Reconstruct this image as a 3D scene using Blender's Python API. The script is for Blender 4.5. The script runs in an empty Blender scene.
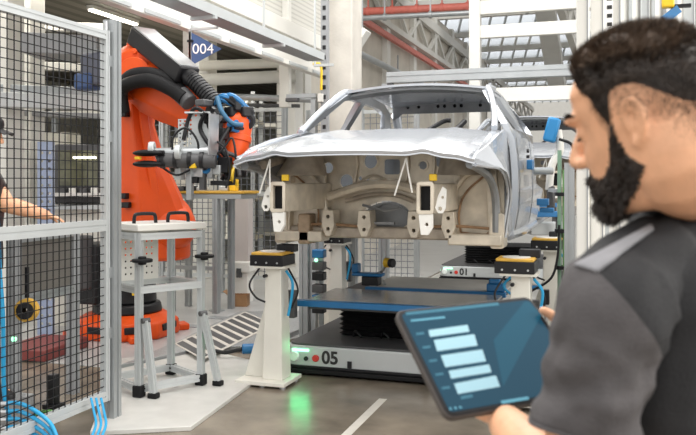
import bpy, bmesh, math, random
from math import sin, cos, pi, radians, atan2, sqrt
from mathutils import Vector, Matrix, noise
from mathutils.geometry import tessellate_polygon
from mathutils.bvhtree import BVHTree

random.seed(7)
SC = bpy.context.scene
COL = SC.collection

# ------------------------------------------------------------------ camera, sky, light, exposure
FPX, CXP, HYP, EYE = 805.0, 348.0, 182.0, 1.6
YAW = math.atan(272 / 805)
SN, CS = sin(YAW), cos(YAW)
cd = bpy.data.cameras.new('camera')
cam = bpy.data.objects.new('camera', cd)
COL.objects.link(cam)
cam.location = (0, 0, EYE)
cam.rotation_euler = (radians(90), 0, YAW)
cd.sensor_width = 36
cd.lens = FPX / 696 * 36
cd.shift_y = -(217.5 - HYP) / 696
cd.clip_start = 0.05
cd.clip_end = 300
cd.dof.use_dof = True
cd.dof.focus_distance = 6.0
cd.dof.aperture_fstop = 6.8
SC.camera = cam

wd = bpy.data.worlds.new('sky')
SC.world = wd
wd.use_nodes = True
wd.node_tree.nodes['Background'].inputs[0].default_value = (1.0, 0.985, 0.96, 1)
wd.node_tree.nodes['Background'].inputs[1].default_value = 0.68

def area(name, loc, rot, sx, sy, power, col=(1, 1, 1)):
    l = bpy.data.lights.new(name, 'AREA')
    l.shape = 'RECTANGLE'; l.size = sx; l.size_y = sy; l.energy = power; l.color = col
    o = bpy.data.objects.new(name, l); COL.objects.link(o)
    o.location = loc; o.rotation_euler = rot
    return o
area('skylight_daylight', (-2.5, 6.5, 6.8), (0, 0, 0), 3.0, 12.0, 330, (1, .98, .95))
area('side_fill', (6.5, 3.5, 4.6), (0, radians(62), 0), 4.0, 8.0, 330, (1, .97, .92))  # added fill from the right that lights the engine bay

VS = SC.view_settings
VS.view_transform = 'Standard'; VS.look = 'None'; VS.gamma = 1; VS.use_curve_mapping = False
VS.exposure = 1.0

# ------------------------------------------------------------------ measuring helpers
def at(px, py, d):                       # photo pixel at a depth -> point
    u, v = (px - CXP) / FPX, (HYP - py) / FPX
    return Vector(((-SN + CS * u) * d, (CS + SN * u) * d, EYE + v * d))
def on_z(px, py, z=0.0):
    return at(px, py, (z - EYE) / ((HYP - py) / FPX))
def on_x(px, py, X):
    u = (px - CXP) / FPX
    return at(px, py, X / (-SN + CS * u))
def on_y(px, py, Y):
    u = (px - CXP) / FPX
    return at(px, py, Y / (CS + SN * u))

# ------------------------------------------------------------------ materials
def mat(name, col, rough=.5, metal=0., vary=.0, scale=8., bump=0., bscale=60., emit=0., coat=0., stretch=None, spec=None):
    m = bpy.data.materials.new(name); m.use_nodes = True
    nt = m.node_tree; b = nt.nodes['Principled BSDF']
    b.inputs['Base Color'].default_value = (*col, 1)
    b.inputs['Roughness'].default_value = rough
    b.inputs['Metallic'].default_value = metal
    if coat: b.inputs['Coat Weight'].default_value = coat
    if spec is not None: b.inputs['Specular IOR Level'].default_value = spec
    if emit:
        b.inputs['Emission Color'].default_value = (*col, 1)
        b.inputs['Emission Strength'].default_value = emit
    if vary or bump:
        tc = nt.nodes.new('ShaderNodeTexCoord'); mp = nt.nodes.new('ShaderNodeMapping')
        nt.links.new(tc.outputs['Object'], mp.inputs[0])
        if stretch: mp.inputs['Scale'].default_value = stretch
    if vary:
        n = nt.nodes.new('ShaderNodeTexNoise'); n.inputs['Scale'].default_value = scale; n.inputs['Detail'].default_value = 5
        nt.links.new(mp.outputs[0], n.inputs['Vector'])
        r = nt.nodes.new('ShaderNodeValToRGB')
        r.color_ramp.elements[0].position = .3; r.color_ramp.elements[1].position = .72
        r.color_ramp.elements[0].color = (*[max(0, c * (1 - vary)) for c in col], 1)
        r.color_ramp.elements[1].color = (*[min(1, c * (1 + vary * .6)) for c in col], 1)
        nt.links.new(n.outputs['Fac'], r.inputs[0]); nt.links.new(r.outputs[0], b.inputs['Base Color'])
    if bump:
        n2 = nt.nodes.new('ShaderNodeTexNoise'); n2.inputs['Scale'].default_value = bscale; n2.inputs['Detail'].default_value = 4
        nt.links.new(mp.outputs[0], n2.inputs['Vector'])
        bp = nt.nodes.new('ShaderNodeBump'); bp.inputs['Strength'].default_value = bump; bp.inputs['Distance'].default_value = .01
        nt.links.new(n2.outputs['Fac'], bp.inputs['Height']); nt.links.new(bp.outputs[0], b.inputs['Normal'])
    return m

M = {}
M['concrete'] = mat('floor_concrete', (.215, .18, .14), .26, 0, .42, 2.6, .05, 25)
M['alu'] = mat('anodised_aluminium', (.40, .42, .43), .36, .55, .08, 5)
M['alu_light'] = mat('pale_aluminium', (.54, .565, .57), .42, .3, .05, 5)
M['wire'] = mat('black_wire', (.012, .012, .013), .55, spec=.25)
M['grey_wire'] = mat('grey_wire', (.14, .15, .17), .5)
M['orange'] = mat('robot_orange', (.78, .088, .008), .42, 0, .07, 6, spec=.35)
M['black'] = mat('black_plastic', (.012, .012, .014), .42, 0, .2, 12, spec=.35)
M['black_soft'] = mat('black_rubber', (.008, .008, .009), .6, 0, .2, 20, spec=.25)
M['steel'] = mat('brushed_steel', (.55, .56, .57), .32, .85, .1, 14)
M['grey'] = mat('mid_grey_paint', (.30, .31, .32), .5, 0, .08, 6)
M['dark_grey'] = mat('dark_grey_paint', (.075, .075, .078), .5, 0, .12, 6)
M['white'] = mat('white_paint', (.80, .79, .75), .45, 0, .05, 4)
M['cream'] = mat('cream_paint', (.75, .73, .66), .5, 0, .06, 4)
M['offwhite'] = mat('off_white_panel', (.72, .71, .67), .55, 0, .05, 3)
M['conc_light'] = mat('pale_concrete', (.56, .53, .48), .7, 0, .12, 5, .2, 30)
M['blue'] = mat('blue_paint', (.015, .15, .36), .4, 0, .08, 8)
M['blue_hose'] = mat('blue_hose', (.02, .33, .62), .4)
M['sign_blue'] = mat('sign_blue', (.05, .10, .24), .5, 0, .05, 8)
M['print_white'] = mat('white_print', (.9, .9, .9), .5)
M['print_black'] = mat('black_print', (.02, .02, .02), .5)
M['yellow'] = mat('yellow_wood', (.72, .42, .06), .5, 0, .15, 20)
M['yellow_paint'] = mat('yellow_paint', (.85, .55, .02), .45, 0, .06, 10)
M['red'] = mat('red_plastic', (.55, .03, .02), .4)
M['red_pipe'] = mat('red_pipe', (.62, .17, .13), .5, 0, .1, 8)
M['led'] = mat('green_led', (.30, 1.0, .55), .4, emit=1.3)
M['led_white'] = mat('white_button', (.8, .85, .82), .3)
M['cardboard'] = mat('cardboard', (.34, .19, .09), .8, 0, .15, 12)
M['biw'] = mat('bare_silver_body', (.58, .61, .655), .25, .5, .05, 3, coat=.3)
M['biw_bay'] = mat('primed_bay_steel', (.70, .63, .52), .40, .25, .25, 7, .15, 18)
M['biw_bay_dark'] = mat('sealed_bay_steel', (.44, .38, .31), .45, .25, .3, 9, .15, 20)
M['biw_seal'] = mat('brown_sealant', (.33, .20, .11), .55, 0, .4, 14)
M['rust'] = mat('rusty_primer', (.42, .31, .21), .5, .1, .4, 12)
M['biw_inner'] = mat('grey_inner_steel', (.27, .28, .29), .42, .3, .2, 6)
M['roof_beam'] = mat('roof_beam_white', (.66, .65, .61), .6, 0, .05, 2)
M['roof_dark'] = mat('roof_deck', (.40, .385, .34), .7, 0, .2, 2)
M['pale_plate'] = mat('white_floor_plate', (.56, .55, .52), .45, 0, .1, 6)
M['skin'] = mat('skin', (.86, .46, .27), .45, 0, .14, 26, .12, 180)
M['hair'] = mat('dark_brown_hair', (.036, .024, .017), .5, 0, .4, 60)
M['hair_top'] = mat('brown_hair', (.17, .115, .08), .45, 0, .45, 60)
M['polo'] = mat('black_polo_knit', (.022, .022, .024), .85, 0, .2, 30, .25, 300)
M['sleeve'] = mat('charcoal_sleeve_knit', (.085, .078, .080), .85, 0, .15, 30, .25, 300)
M['stripe_grey'] = mat('light_grey_knit', (.27, .27, .285), .85, 0, .1, 30)
M['trouser'] = mat('dark_trouser', (.03, .032, .04), .85, 0, .2, 20)
M['eye'] = mat('eye_white', (.7, .68, .65), .3)
M['tablet_edge'] = mat('tablet_grey', (.10, .09, .085), .4, .3)

def node_mat(name, base, rough, builder, metal=0.):
    m = bpy.data.materials.new(name); m.use_nodes = True
    nt = m.node_tree; b = nt.nodes['Principled BSDF']
    b.inputs['Base Color'].default_value = (*base, 1); b.inputs['Roughness'].default_value = rough; b.inputs['Metallic'].default_value = metal
    builder(nt, b); return m
def _bands(axis, scale, c0, c1, cut=.5, rot=0.):
    def f(nt, b):
        tc = nt.nodes.new('ShaderNodeTexCoord'); mp = nt.nodes.new('ShaderNodeMapping')
        mp.inputs['Rotation'].default_value[2] = rot
        w = nt.nodes.new('ShaderNodeTexWave'); w.wave_type = 'BANDS'; w.bands_direction = axis
        w.inputs['Scale'].default_value = scale; w.inputs['Distortion'].default_value = 0
        r = nt.nodes.new('ShaderNodeValToRGB'); r.color_ramp.interpolation = 'CONSTANT'
        r.color_ramp.elements[0].color = (*c0, 1); r.color_ramp.elements[1].color = (*c1, 1); r.color_ramp.elements[1].position = cut
        nt.links.new(tc.outputs['Object'], mp.inputs[0]); nt.links.new(mp.outputs[0], w.inputs['Vector'])
        nt.links.new(w.outputs['Fac'], r.inputs[0]); nt.links.new(r.outputs[0], b.inputs['Base Color'])
    return f
def _tread(nt, b):
    tc = nt.nodes.new('ShaderNodeTexCoord'); v = nt.nodes.new('ShaderNodeTexVoronoi'); v.inputs['Scale'].default_value = 40
    nt.links.new(tc.outputs['Object'], v.inputs['Vector'])
    bp = nt.nodes.new('ShaderNodeBump'); bp.inputs['Strength'].default_value = .6; bp.inputs['Distance'].default_value = .01
    nt.links.new(v.outputs['Distance'], bp.inputs['Height']); nt.links.new(bp.outputs[0], b.inputs['Normal'])
M['tread'] = node_mat('tread_plate', (.36, .37, .38), .38, _tread, .5)
M['corrugated'] = node_mat('corrugated_white', (.75, .74, .70), .5, _bands('Z', 5, (.54, .53, .49), (.42, .41, .38), .72))
M['roofdeck_wave'] = node_mat('ribbed_roof_deck', (.5, .48, .43), .6, _bands('X', .9, (.27, .25, .21), (.17, .155, .13), .6))

# ------------------------------------------------------------------ mesh helpers
def empty(name, loc=(0, 0, 0), rz=0.):
    o = bpy.data.objects.new(name, None); COL.objects.link(o)
    o.location = loc; o.rotation_euler = (0, 0, rz); o.empty_display_size = .1
    return o
def tag(o, label=None, cat=None, group=None, kind=None):
    if label: o['label'] = label
    if cat: o['category'] = cat
    if group: o['group'] = group
    if kind: o['kind'] = kind
    return o
def thing(name, label, cat, loc=(0, 0, 0), rz=0., group=None):
    return tag(empty(name, loc, rz), label, cat, group)
def root_matrix(p):
    m = Matrix.Identity(4)
    while p is not None:
        m = (Matrix.Translation(p.location) @ p.rotation_euler.to_matrix().to_4x4()) @ m
        p = p.parent
    return m
def copy_tree(o, parent=None):
    c = o.copy(); COL.objects.link(c); c.parent = parent
    for ch in list(o.children): copy_tree(ch, c)
    return c

def slot_profile(w, h=None):             # outline of a slotted aluminium profile
    h = h or w; g = min(w, h) * .12; k = min(w, h) * .10
    a, b = w / 2, h / 2
    return [(-a, -b), (-g, -b), (-g, -b + k), (g, -b + k), (g, -b), (a, -b), (a, -g), (a - k, -g), (a - k, g), (a, g), (a, b),
            (g, b), (g, b - k), (-g, b - k), (-g, b), (-a, b), (-a, g), (-a + k, g), (-a + k, -g), (-a, -g)]
def frame_of(d, up=None):
    d = d.normalized()
    up = up or (Vector((0, 0, 1)) if abs(d.z) < .95 else Vector((0, 1, 0)))
    x = up.cross(d)
    if x.length < 1e-6: x = Vector((1, 0, 0)).cross(d)
    x.normalize(); y = d.cross(x)
    return x, y
def smooth_path(pts, n=6):
    pts = [Vector(p) for p in pts]
    if len(pts) < 3: return pts
    P = [pts[0] * 2 - pts[1]] + pts + [pts[-1] * 2 - pts[-2]]
    out = []
    for i in range(1, len(P) - 2):
        for k in range(n):
            t = k / n; a, b, c, d = P[i - 1], P[i], P[i + 1], P[i + 2]
            out.append(.5 * ((2 * b) + (c - a) * t + (2 * a - 5 * b + 4 * c - d) * t * t + (3 * b - a - 3 * c + d) * t ** 3))
    out.append(pts[-1]); return out

class MB:
    def __init__(s): s.v = []; s.f = []; s.mi = []; s.cur = 0
    def add(s, vs, fs):
        o = len(s.v); s.v += [Vector(p) for p in vs]; s.f += [tuple(i + o for i in f) for f in fs]; s.mi += [s.cur] * len(fs); return s
    def box(s, a, b):
        x0, y0, z0 = a; x1, y1, z1 = b
        vs = [(x, y, z) for z in (z0, z1) for y in (y0, y1) for x in (x0, x1)]
        return s.add(vs, [(0, 2, 3, 1), (4, 5, 7, 6), (0, 1, 5, 4), (2, 6, 7, 3), (0, 4, 6, 2), (1, 3, 7, 5)])
    def cbox(s, c, sz, rot=None):
        c = Vector(c); R = rot.to_matrix() if rot else Matrix.Identity(3)
        vs = [c + R @ Vector((x * sz[0] / 2, y * sz[1] / 2, z * sz[2] / 2)) for z in (-1, 1) for y in (-1, 1) for x in (-1, 1)]
        return s.add(vs, [(0, 2, 3, 1), (4, 5, 7, 6), (0, 1, 5, 4), (2, 6, 7, 3), (0, 4, 6, 2), (1, 3, 7, 5)])
    def sweep(s, p, q, prof, up=None, prof2=None):
        p, q = Vector(p), Vector(q); x, y = frame_of(q - p, up); n = len(prof); prof2 = prof2 or prof
        vs = [p + x * a + y * b for a, b in prof] + [q + x * a + y * b for a, b in prof2]
        return s.add(vs, [(i, (i + 1) % n, n + (i + 1) % n, n + i) for i in range(n)] + [tuple(range(n - 1, -1, -1)), tuple(range(n, 2 * n))])
    def bar(s, p, q, w, h=None, up=None, w2=None, h2=None):
        h = h or w; w2 = w2 or w; h2 = h2 or h
        r = lambda a, b: [(-a / 2, -b / 2), (a / 2, -b / 2), (a / 2, b / 2), (-a / 2, b / 2)]
        return s.sweep(p, q, r(w, h), up, r(w2, h2))
    def prof(s, p, q, w, h=None, up=None): return s.sweep(p, q, slot_profile(w, h), up)
    def cyl(s, p, q, r, r2=None, n=20, cap=True):
        r2 = r if r2 is None else r2
        p, q = Vector(p), Vector(q); x, y = frame_of(q - p)
        cs = [(cos(2 * pi * i / n), sin(2 * pi * i / n)) for i in range(n)]
        vs = [p + (x * a + y * b) * r for a, b in cs] + [q + (x * a + y * b) * r2 for a, b in cs]
        fs = [(i, (i + 1) % n, n + (i + 1) % n, n + i) for i in range(n)]
        if cap: fs += [tuple(range(n - 1, -1, -1)), tuple(range(n, 2 * n))]
        return s.add(vs, fs)
    def ring(s, c, axis, r0, r1, h, n=24):
        c = Vector(c); a = Vector(axis).normalized(); x, y = frame_of(a)
        vs = []
        for rr, hh in ((r1, -h / 2), (r1, h / 2), (r0, h / 2), (r0, -h / 2)):
            vs += [c + a * hh + (x * cos(2 * pi * i / n) + y * sin(2 * pi * i / n)) * rr for i in range(n)]
        return s.add(vs, [(k * n + i, k * n + (i + 1) % n, ((k + 1) % 4) * n + (i + 1) % n, ((k + 1) % 4) * n + i) for k in range(4) for i in range(n)])
    def tube(s, pts, r, n=8, sm=6, rad=None, closed_caps=True):
        P = smooth_path(pts, sm) if sm else [Vector(p) for p in pts]; m = len(P); vs = []
        px = None
        for i, p in enumerate(P):
            d = (P[min(i + 1, m - 1)] - P[max(i - 1, 0)])
            if d.length < 1e-9: d = Vector((0, 0, 1))
            d.normalize()
            if px is None: x, y = frame_of(d)
            else:
                x = px - d * px.dot(d)
                if x.length < 1e-6: x, _ = frame_of(d)
                x.normalize(); y = d.cross(x)
            px = x
            rr = r if rad is None else rad(i / (m - 1))
            vs += [p + (x * cos(2 * pi * k / n) + y * sin(2 * pi * k / n)) * rr for k in range(n)]
        fs = [(i * n + k, i * n + (k + 1) % n, (i + 1) * n + (k + 1) % n, (i + 1) * n + k) for i in range(m - 1) for k in range(n)]
        if closed_caps: fs += [tuple(range(n - 1, -1, -1)), tuple(range((m - 1) * n, m * n))]
        return s.add(vs, fs)
    def ball(s, c, r, nu=16, nv=10, R=None):
        c = Vector(c); r = Vector(r) if hasattr(r, '__len__') else Vector((r, r, r)); R = R or Matrix.Identity(3)
        vs = [c + R @ Vector((0, 0, -r.z))]
        for j in range(1, nv):
            t = -pi / 2 + pi * j / nv
            vs += [c + R @ Vector((r.x * cos(t) * cos(2 * pi * i / nu), r.y * cos(t) * sin(2 * pi * i / nu), r.z * sin(t))) for i in range(nu)]
        vs.append(c + R @ Vector((0, 0, r.z))); L = len(vs) - 1
        fs = [(0, 1 + (i + 1) % nu, 1 + i) for i in range(nu)]
        for j in range(nv - 2):
            fs += [(1 + j * nu + i, 1 + j * nu + (i + 1) % nu, 1 + (j + 1) * nu + (i + 1) % nu, 1 + (j + 1) * nu + i) for i in range(nu)]
        b = 1 + (nv - 2) * nu
        fs += [(b + i, b + (i + 1) % nu, L) for i in range(nu)]
        return s.add(vs, fs)
    def loft(s, rings, cap=True):        # list of equally long closed rings
        n = len(rings[0]); vs = [p for r in rings for p in r]
        fs = [(i * n + k, i * n + (k + 1) % n, (i + 1) * n + (k + 1) % n, (i + 1) * n + k) for i in range(len(rings) - 1) for k in range(n)]
        if cap: fs += [tuple(range(n - 1, -1, -1)), tuple(range((len(rings) - 1) * n, len(rings) * n))]
        return s.add(vs, fs)
    def sheet(s, fn, nu, nv, th=.0):     # fn(u,v)->point, thickened downwards by th along the face normals
        g = [[Vector(fn(i / nu, j / nv)) for j in range(nv + 1)] for i in range(nu + 1)]
        W = nv + 1
        vs = [p for r in g for p in r]
        fs = [(i * W + j, (i + 1) * W + j, (i + 1) * W + j + 1, i * W + j + 1) for i in range(nu) for j in range(nv)]
        if th:
            nrm = []
            for i in range(nu + 1):
                for j in range(nv + 1):
                    a = g[min(i + 1, nu)][j] - g[max(i - 1, 0)][j]; b = g[i][min(j + 1, nv)] - g[i][max(j - 1, 0)]
                    c = a.cross(b); nrm.append(c.normalized() if c.length > 1e-9 else Vector((0, 0, 1)))
            N = len(vs); vs2 = [p - n_ * th for p, n_ in zip(vs, nrm)]
            fs2 = [tuple(N + k for k in reversed(f)) for f in fs]
            rim = [i * W for i in range(nu + 1)] + [nu * W + j for j in range(1, W)] + [i * W + nv for i in range(nu - 1, -1, -1)] + [j for j in range(nv - 1, 0, -1)]
            fs3 = [(rim[k], rim[k - 1], N + rim[k - 1], N + rim[k]) for k in range(len(rim))]
            return s.add(vs + vs2, fs + fs2 + fs3)
        return s.add(vs, fs)
    def plate(s, outer, holes, to3, th):  # flat plate with holes; to3(a,b,t) -> point
        loops = [[Vector((a, b, 0)) for a, b in outer]] + [[Vector((a, b, 0)) for a, b in h] for h in holes]
        tris = tessellate_polygon(loops)
        flat = [p for l in loops for p in l]; n = len(flat)
        vs = [to3(p.x, p.y, 0) for p in flat] + [to3(p.x, p.y, th) for p in flat]
        fs = [tuple(t) for t in tris] + [tuple(n + i for i in reversed(t)) for t in tris]
        o = 0
        for l in loops:
            m = len(l); fs += [(o + i, o + (i + 1) % m, n + o + (i + 1) % m, n + o + i) for i in range(m)]; o += m
        return s.add(vs, fs)
    def prism(s, poly, a, b):            # vertical prism over world xy points
        n = len(poly)
        vs = [(p[0], p[1], a) for p in poly] + [(p[0], p[1], b) for p in poly]
        return s.add(vs, [(i, (i + 1) % n, n + (i + 1) % n, n + i) for i in range(n)] + [tuple(range(n - 1, -1, -1)), tuple(range(n, 2 * n))])
    def build(s, name, m, parent=None, world=True, bevel=0., seg=2, ang=38, subsurf=0, flat=False):
        me = bpy.data.meshes.new(name)
        vs = s.v
        if parent is not None and world:
            inv = root_matrix(parent).inverted(); vs = [inv @ p for p in vs]
        me.from_pydata([tuple(p) for p in vs], [], s.f)
        bm = bmesh.new(); bm.from_mesh(me)
        bmesh.ops.recalc_face_normals(bm, faces=bm.faces)
        bm.to_mesh(me); bm.free()
        for x in (m if isinstance(m, (list, tuple)) else [m]): me.materials.append(x)
        if isinstance(m, (list, tuple)): me.polygons.foreach_set('material_index', s.mi)
        if not flat:
            me.shade_smooth(); me.set_sharp_from_angle(angle=radians(ang))
        o = bpy.data.objects.new(name, me); COL.objects.link(o)
        if parent is not None: o.parent = parent
        if bevel:
            bv = o.modifiers.new('bevel', 'BEVEL'); bv.width = bevel; bv.segments = seg; bv.limit_method = 'ANGLE'; bv.angle_limit = radians(40); bv.harden_normals = False
        if subsurf:
            ss = o.modifiers.new('sub', 'SUBSURF'); ss.levels = subsurf; ss.render_levels = subsurf
        return o
def circ(cx, cy, r, n=18, r2=None):
    r2 = r2 or r
    return [(cx + r * cos(2 * pi * i / n), cy + r2 * sin(2 * pi * i / n)) for i in range(n)]
def rrect(cx, cy, w, h, r, n=4):
    out = []
    for k, (sx, sy) in enumerate(((1, 1), (-1, 1), (-1, -1), (1, -1))):
        for i in range(n + 1):
            a = pi / 2 * k + pi / 2 * i / n
            out.append((cx + sx * (w / 2 - r) + r * cos(a), cy + sy * (h / 2 - r) + r * sin(a)))
    return out
def text_mesh(name, txt, size, m, origin, xdir, ydir, parent=None, depth=.0015, bold=0.):
    cu = bpy.data.curves.new('txt', 'FONT'); cu.body = txt; cu.size = size; cu.extrude = depth; cu.align_x = 'CENTER'; cu.align_y = 'CENTER'
    cu.offset = bold
    t = bpy.data.objects.new('txt', cu); COL.objects.link(t)
    dg = bpy.context.evaluated_depsgraph_get(); dg.update()
    me = bpy.data.meshes.new_from_object(t.evaluated_get(dg)); me.name = name
    bpy.data.objects.remove(t); bpy.data.curves.remove(cu)
    x = Vector(xdir).normalized(); y = Vector(ydir).normalized(); z = x.cross(y)
    mt = Matrix((x, y, z)).transposed().to_4x4(); mt.translation = Vector(origin)
    if parent is not None: mt = root_matrix(parent).inverted() @ mt
    me.transform(mt); me.materials.clear(); me.materials.append(m)
    o = bpy.data.objects.new(name, me); COL.objects.link(o)
    if parent is not None: o.parent = parent
    return o
def bake(o):                              # replace a mesh by its evaluated result
    dg = bpy.context.evaluated_depsgraph_get(); dg.update()
    me = bpy.data.meshes.new_from_object(o.evaluated_get(dg)); o.modifiers.clear(); old = o.data; o.data = me
    bpy.data.meshes.remove(old); return o
def struct(o): o['kind'] = 'structure'; return o

# ------------------------------------------------------------------ the hall: floor, walls, roof
o = struct(MB().box((-40, -6, -.2), (30, 75, 0)).build('floor', M['concrete']))
struct(MB().box((-40.3, -6, 0), (-40, 75, 10)).build('wall_left', M['offwhite']))
struct(MB().box((-40, 75, 0), (30, 75.3, 10)).build('wall_back', M['offwhite']))
# pale coated floor of the cell; aisle floor painted pale for its bright reflection
struct(MB().prism([(-12, 5.9), (-3.75, 5.9), (-3.05, 7.9), (-3.05, 30), (-12, 30)], 0, .006).build('floor_coating', mat('pale_floor_coating', (.46, .46, .455), .3, 0, .12, 2)))
struct(MB().prism([(-3.0, 9.6), (2.2, 9.6), (2.2, 40), (-3.0, 40)], 0, .006).build('floor_aisle', mat('pale_glare_floor', (.52, .51, .48), .28, 0, .1, 2)))
a, b = on_z(383, 399), on_z(336, 445)
w_ = Vector((.03, 0, 0))
struct(MB().prism([(a - w_)[:2], (a + w_)[:2], (b + w_)[:2], (b - w_)[:2]], 0, .002).build('floor_line', M['conc_light']))
pa = [on_z(*p) for p in ((90, 436), (191, 431), (256, 383), (262, 366), (205, 352), (118, 362))]
struct(MB().prism([(p.x, p.y) for p in pa], 0, .03).build('floor_plate', M['pale_plate'], bevel=.004))
# roof far ahead: deck along the valleys, purlins across, glazing between
M['roof_white'] = mat('white_roof_sheet', (.86, .87, .88), .5)
def roof_piece(name, mb, m, **k):
    return struct(mb.build(name, m, **k))
glass = bpy.data.materials.new('roof_light_glass'); glass.use_nodes = True
nt = glass.node_tree; nt.nodes.remove(nt.nodes['Principled BSDF'])
tr = nt.nodes.new('ShaderNodeBsdfTransparent'); gl = nt.nodes.new('ShaderNodeBsdfTranslucent'); mx = nt.nodes.new('ShaderNodeMixShader')
tr.inputs[0].default_value = (.95, .97, 1, 1); gl.inputs[0].default_value = (.9, .93, .95, 1); mx.inputs[0].default_value = .3
nt.links.new(tr.outputs[0], mx.inputs[1]); nt.links.new(gl.outputs[0], mx.inputs[2]); nt.links.new(mx.outputs[0], nt.nodes['Material Output'].inputs[0])
ZR = 6.6
for i in range(9):
    y = 24 + i * 3.2
    roof_piece('roof_purlin', MB().bar((-9.5, y, ZR), (14, y, ZR), .2, .17), M['roof_beam'])
    g = MB().sheet(lambda u, v, y=y: (-8.8 + 22 * u, y + 3.1 - .5 * v, ZR + .1 + 1.5 * v), 1, 1, .01)
    struct(g.build('window_%d' % (i + 1), glass))
    bars = MB()
    for k in range(44):
        x = -8.7 + k * .5
        bars.bar((x, y + 3.02, ZR + .05), (x + .5, y + 2.52, ZR + 1.6), .06, .06)
    struct(bars.build('trim_%d' % (i + 1), M['roof_beam' if i % 2 else 'alu_light']))
    d = MB().sheet(lambda u, v, y=y: (-8.8 + 22 * u, y + .12 + 2.45 * v, ZR + .2 + 1.45 * v), 1, 1, .08)
    roof_piece('roof_deck', d, M['roof_white'])
for x in (-8.9, -5.2, -1.2, 2.6, 6.4):
    roof_piece('roof_girder', MB().bar((x, 14.5, ZR - .45), (x, 52, ZR - .45), .12, .26), M['roof_beam'])
    tb = MB()
    for k in range(16):
        y = 14.5 + k * 2.3
        tb.bar((x, y, ZR - .6), (x, y + 1.15, ZR - 1.25), .09); tb.bar((x, y + 1.15, ZR - 1.25), (x, y + 2.3, ZR - .6), .09)
    tb.bar((x, 14.5, ZR - 1.3), (x, 51.5, ZR - 1.3), .16, .14)
    roof_piece('roof_truss', tb, M['roof_beam'])
roof_piece('roof_deck', MB().box((-30, 12.5, ZR + .1), (-9, 52, ZR + .3)), M['roofdeck_wave'])
roof_piece('roof_deck', MB().box((-9, 14.0, ZR + .1), (14, 19.5, ZR + .3)), M['roof_dark'])
for i in range(4):
    y = 15.2 + i * 2.2
    roof_piece('roof_purlin', MB().bar((-9, y, ZR - .15), (13, y, ZR - .15), .22, .34), M['roof_beam'])

# far side hall behind the cell on the left: lit bay wall, columns and beams
struct(MB().box((-16.2, 4, 0), (-16, 34, 7)).build('wall_bay', M['cream']))
struct(MB().box((-16, 33.8, 0), (-5.3, 34, 7)).build('wall_bay_end', M['cream']))
struct(MB().prism([(-16, 5), (-4.4, 5), (-4.4, 12.3), (-5.5, 12.3), (-5.5, 30), (-16, 30)], 4.6, 4.8).build('ceiling_mezzanine', M['roofdeck_wave']))
X1 = -4.15
for (p, q, w, h, nm) in (((205, 0), (309, 32), .10, .20, 'upper_flange'), ((160, 9), (304, 67), .12, .14, 'lower_flange')):
    z = on_x(*p, X1).z * .5 + on_x(*q, X1).z * .5
    roof_piece('mezzanine_beam', MB().bar((X1, 4.2, z), (X1, 12.6, z), w, h), M['roof_beam'], bevel=.006)
z0, z1 = 3.28, 3.50
for k in range(3):                        # shutter panels above and below the upper flange
    struct(MB().box((X1 - .16, 5.0 + k * 2.5, 3.68), (X1 - .12, 7.4 + k * 2.5, 4.9)).build('wall_shutter', M['corrugated'], bevel=.004))
    struct(MB().box((X1 - .16, 5.0 + k * 2.5, 3.26), (X1 - .12, 7.4 + k * 2.5, 3.5)).build('wall_shutter', M['corrugated'], bevel=.004))
    struct(MB().bar((X1 - .1, 7.45 + k * 2.5, 2.6), (X1 - .1, 7.45 + k * 2.5, 4.9), .14, .1).build('mezzanine_column', M['roof_beam'], bevel=.005))
# concrete pillar
pc = at(341.5, 182, 10.2)
pl = MB().box((pc.x - .21, pc.y - .2, 0), (pc.x + .21, pc.y + .2, 8)).build('concrete_pillar', M['conc_light'], bevel=.02)
struct(pl)
ch = at(325.5, 182, 9.75)
cm = MB(); cm.box((ch.x - .05, ch.y - .03, 1.2), (ch.x + .04, ch.y + .03, 7.5)); 
cmo = thing('cable_channel', 'grey slotted steel channel running up the concrete pillar', 'channel', (ch.x, ch.y, 1.2))
cm.build('rail', M['grey'], cmo)
sl = MB()
for k in range(50): sl.box((ch.x - .025, ch.y - .036, 1.4 + k * .12), (ch.x + .015, ch.y - .028, 1.45 + k * .12))
sl.build('slot', M['black'], cmo)
# cable tray along the mezzanine
tr = thing('cable_tray', 'long pale steel cable tray slung under the white mezzanine beams', 'cable tray', (-3.3, 4.2, 3.0))
t_ = MB(); t_.box((-3.43, 3.6, 3.0), (-3.23, 8.7, 3.012)); t_.build('tray_floor', M['grey'], tr)
t_ = MB(); t_.box((-3.24, 3.6, 3.0), (-3.225, 8.7, 3.085)); t_.box((-3.435, 3.6, 3.0), (-3.42, 8.7, 3.085)); t_.build('side_rail', M['alu_light'], tr)
for k in range(4):
    y = 4.6 + k * 1.45
    MB().bar((-3.44, y, 2.98), (-3.44, y, 3.9), .02).bar((-3.45, y, 2.985), (-3.21, y, 2.985), .04, .03).build('hanger', M['alu_light'], tr)
# second slimmer tray nearer the mezzanine
tr2 = thing('cable_tray', 'narrow white cable duct with lids behind the long steel tray', 'cable tray', (-4.0, 4.2, 3.05))
MB().box((-3.98, 4.2, 3.05), (-3.88, 11.5, 3.11)).build('duct', M['offwhite'], tr2, bevel=.004)
lid = MB()
for k in range(9): lid.box((-3.875, 4.4 + k * .8, 3.06), (-3.865, 5.0 + k * .8, 3.10))
lid.build('lid', M['alu_light'], tr2)

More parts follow.
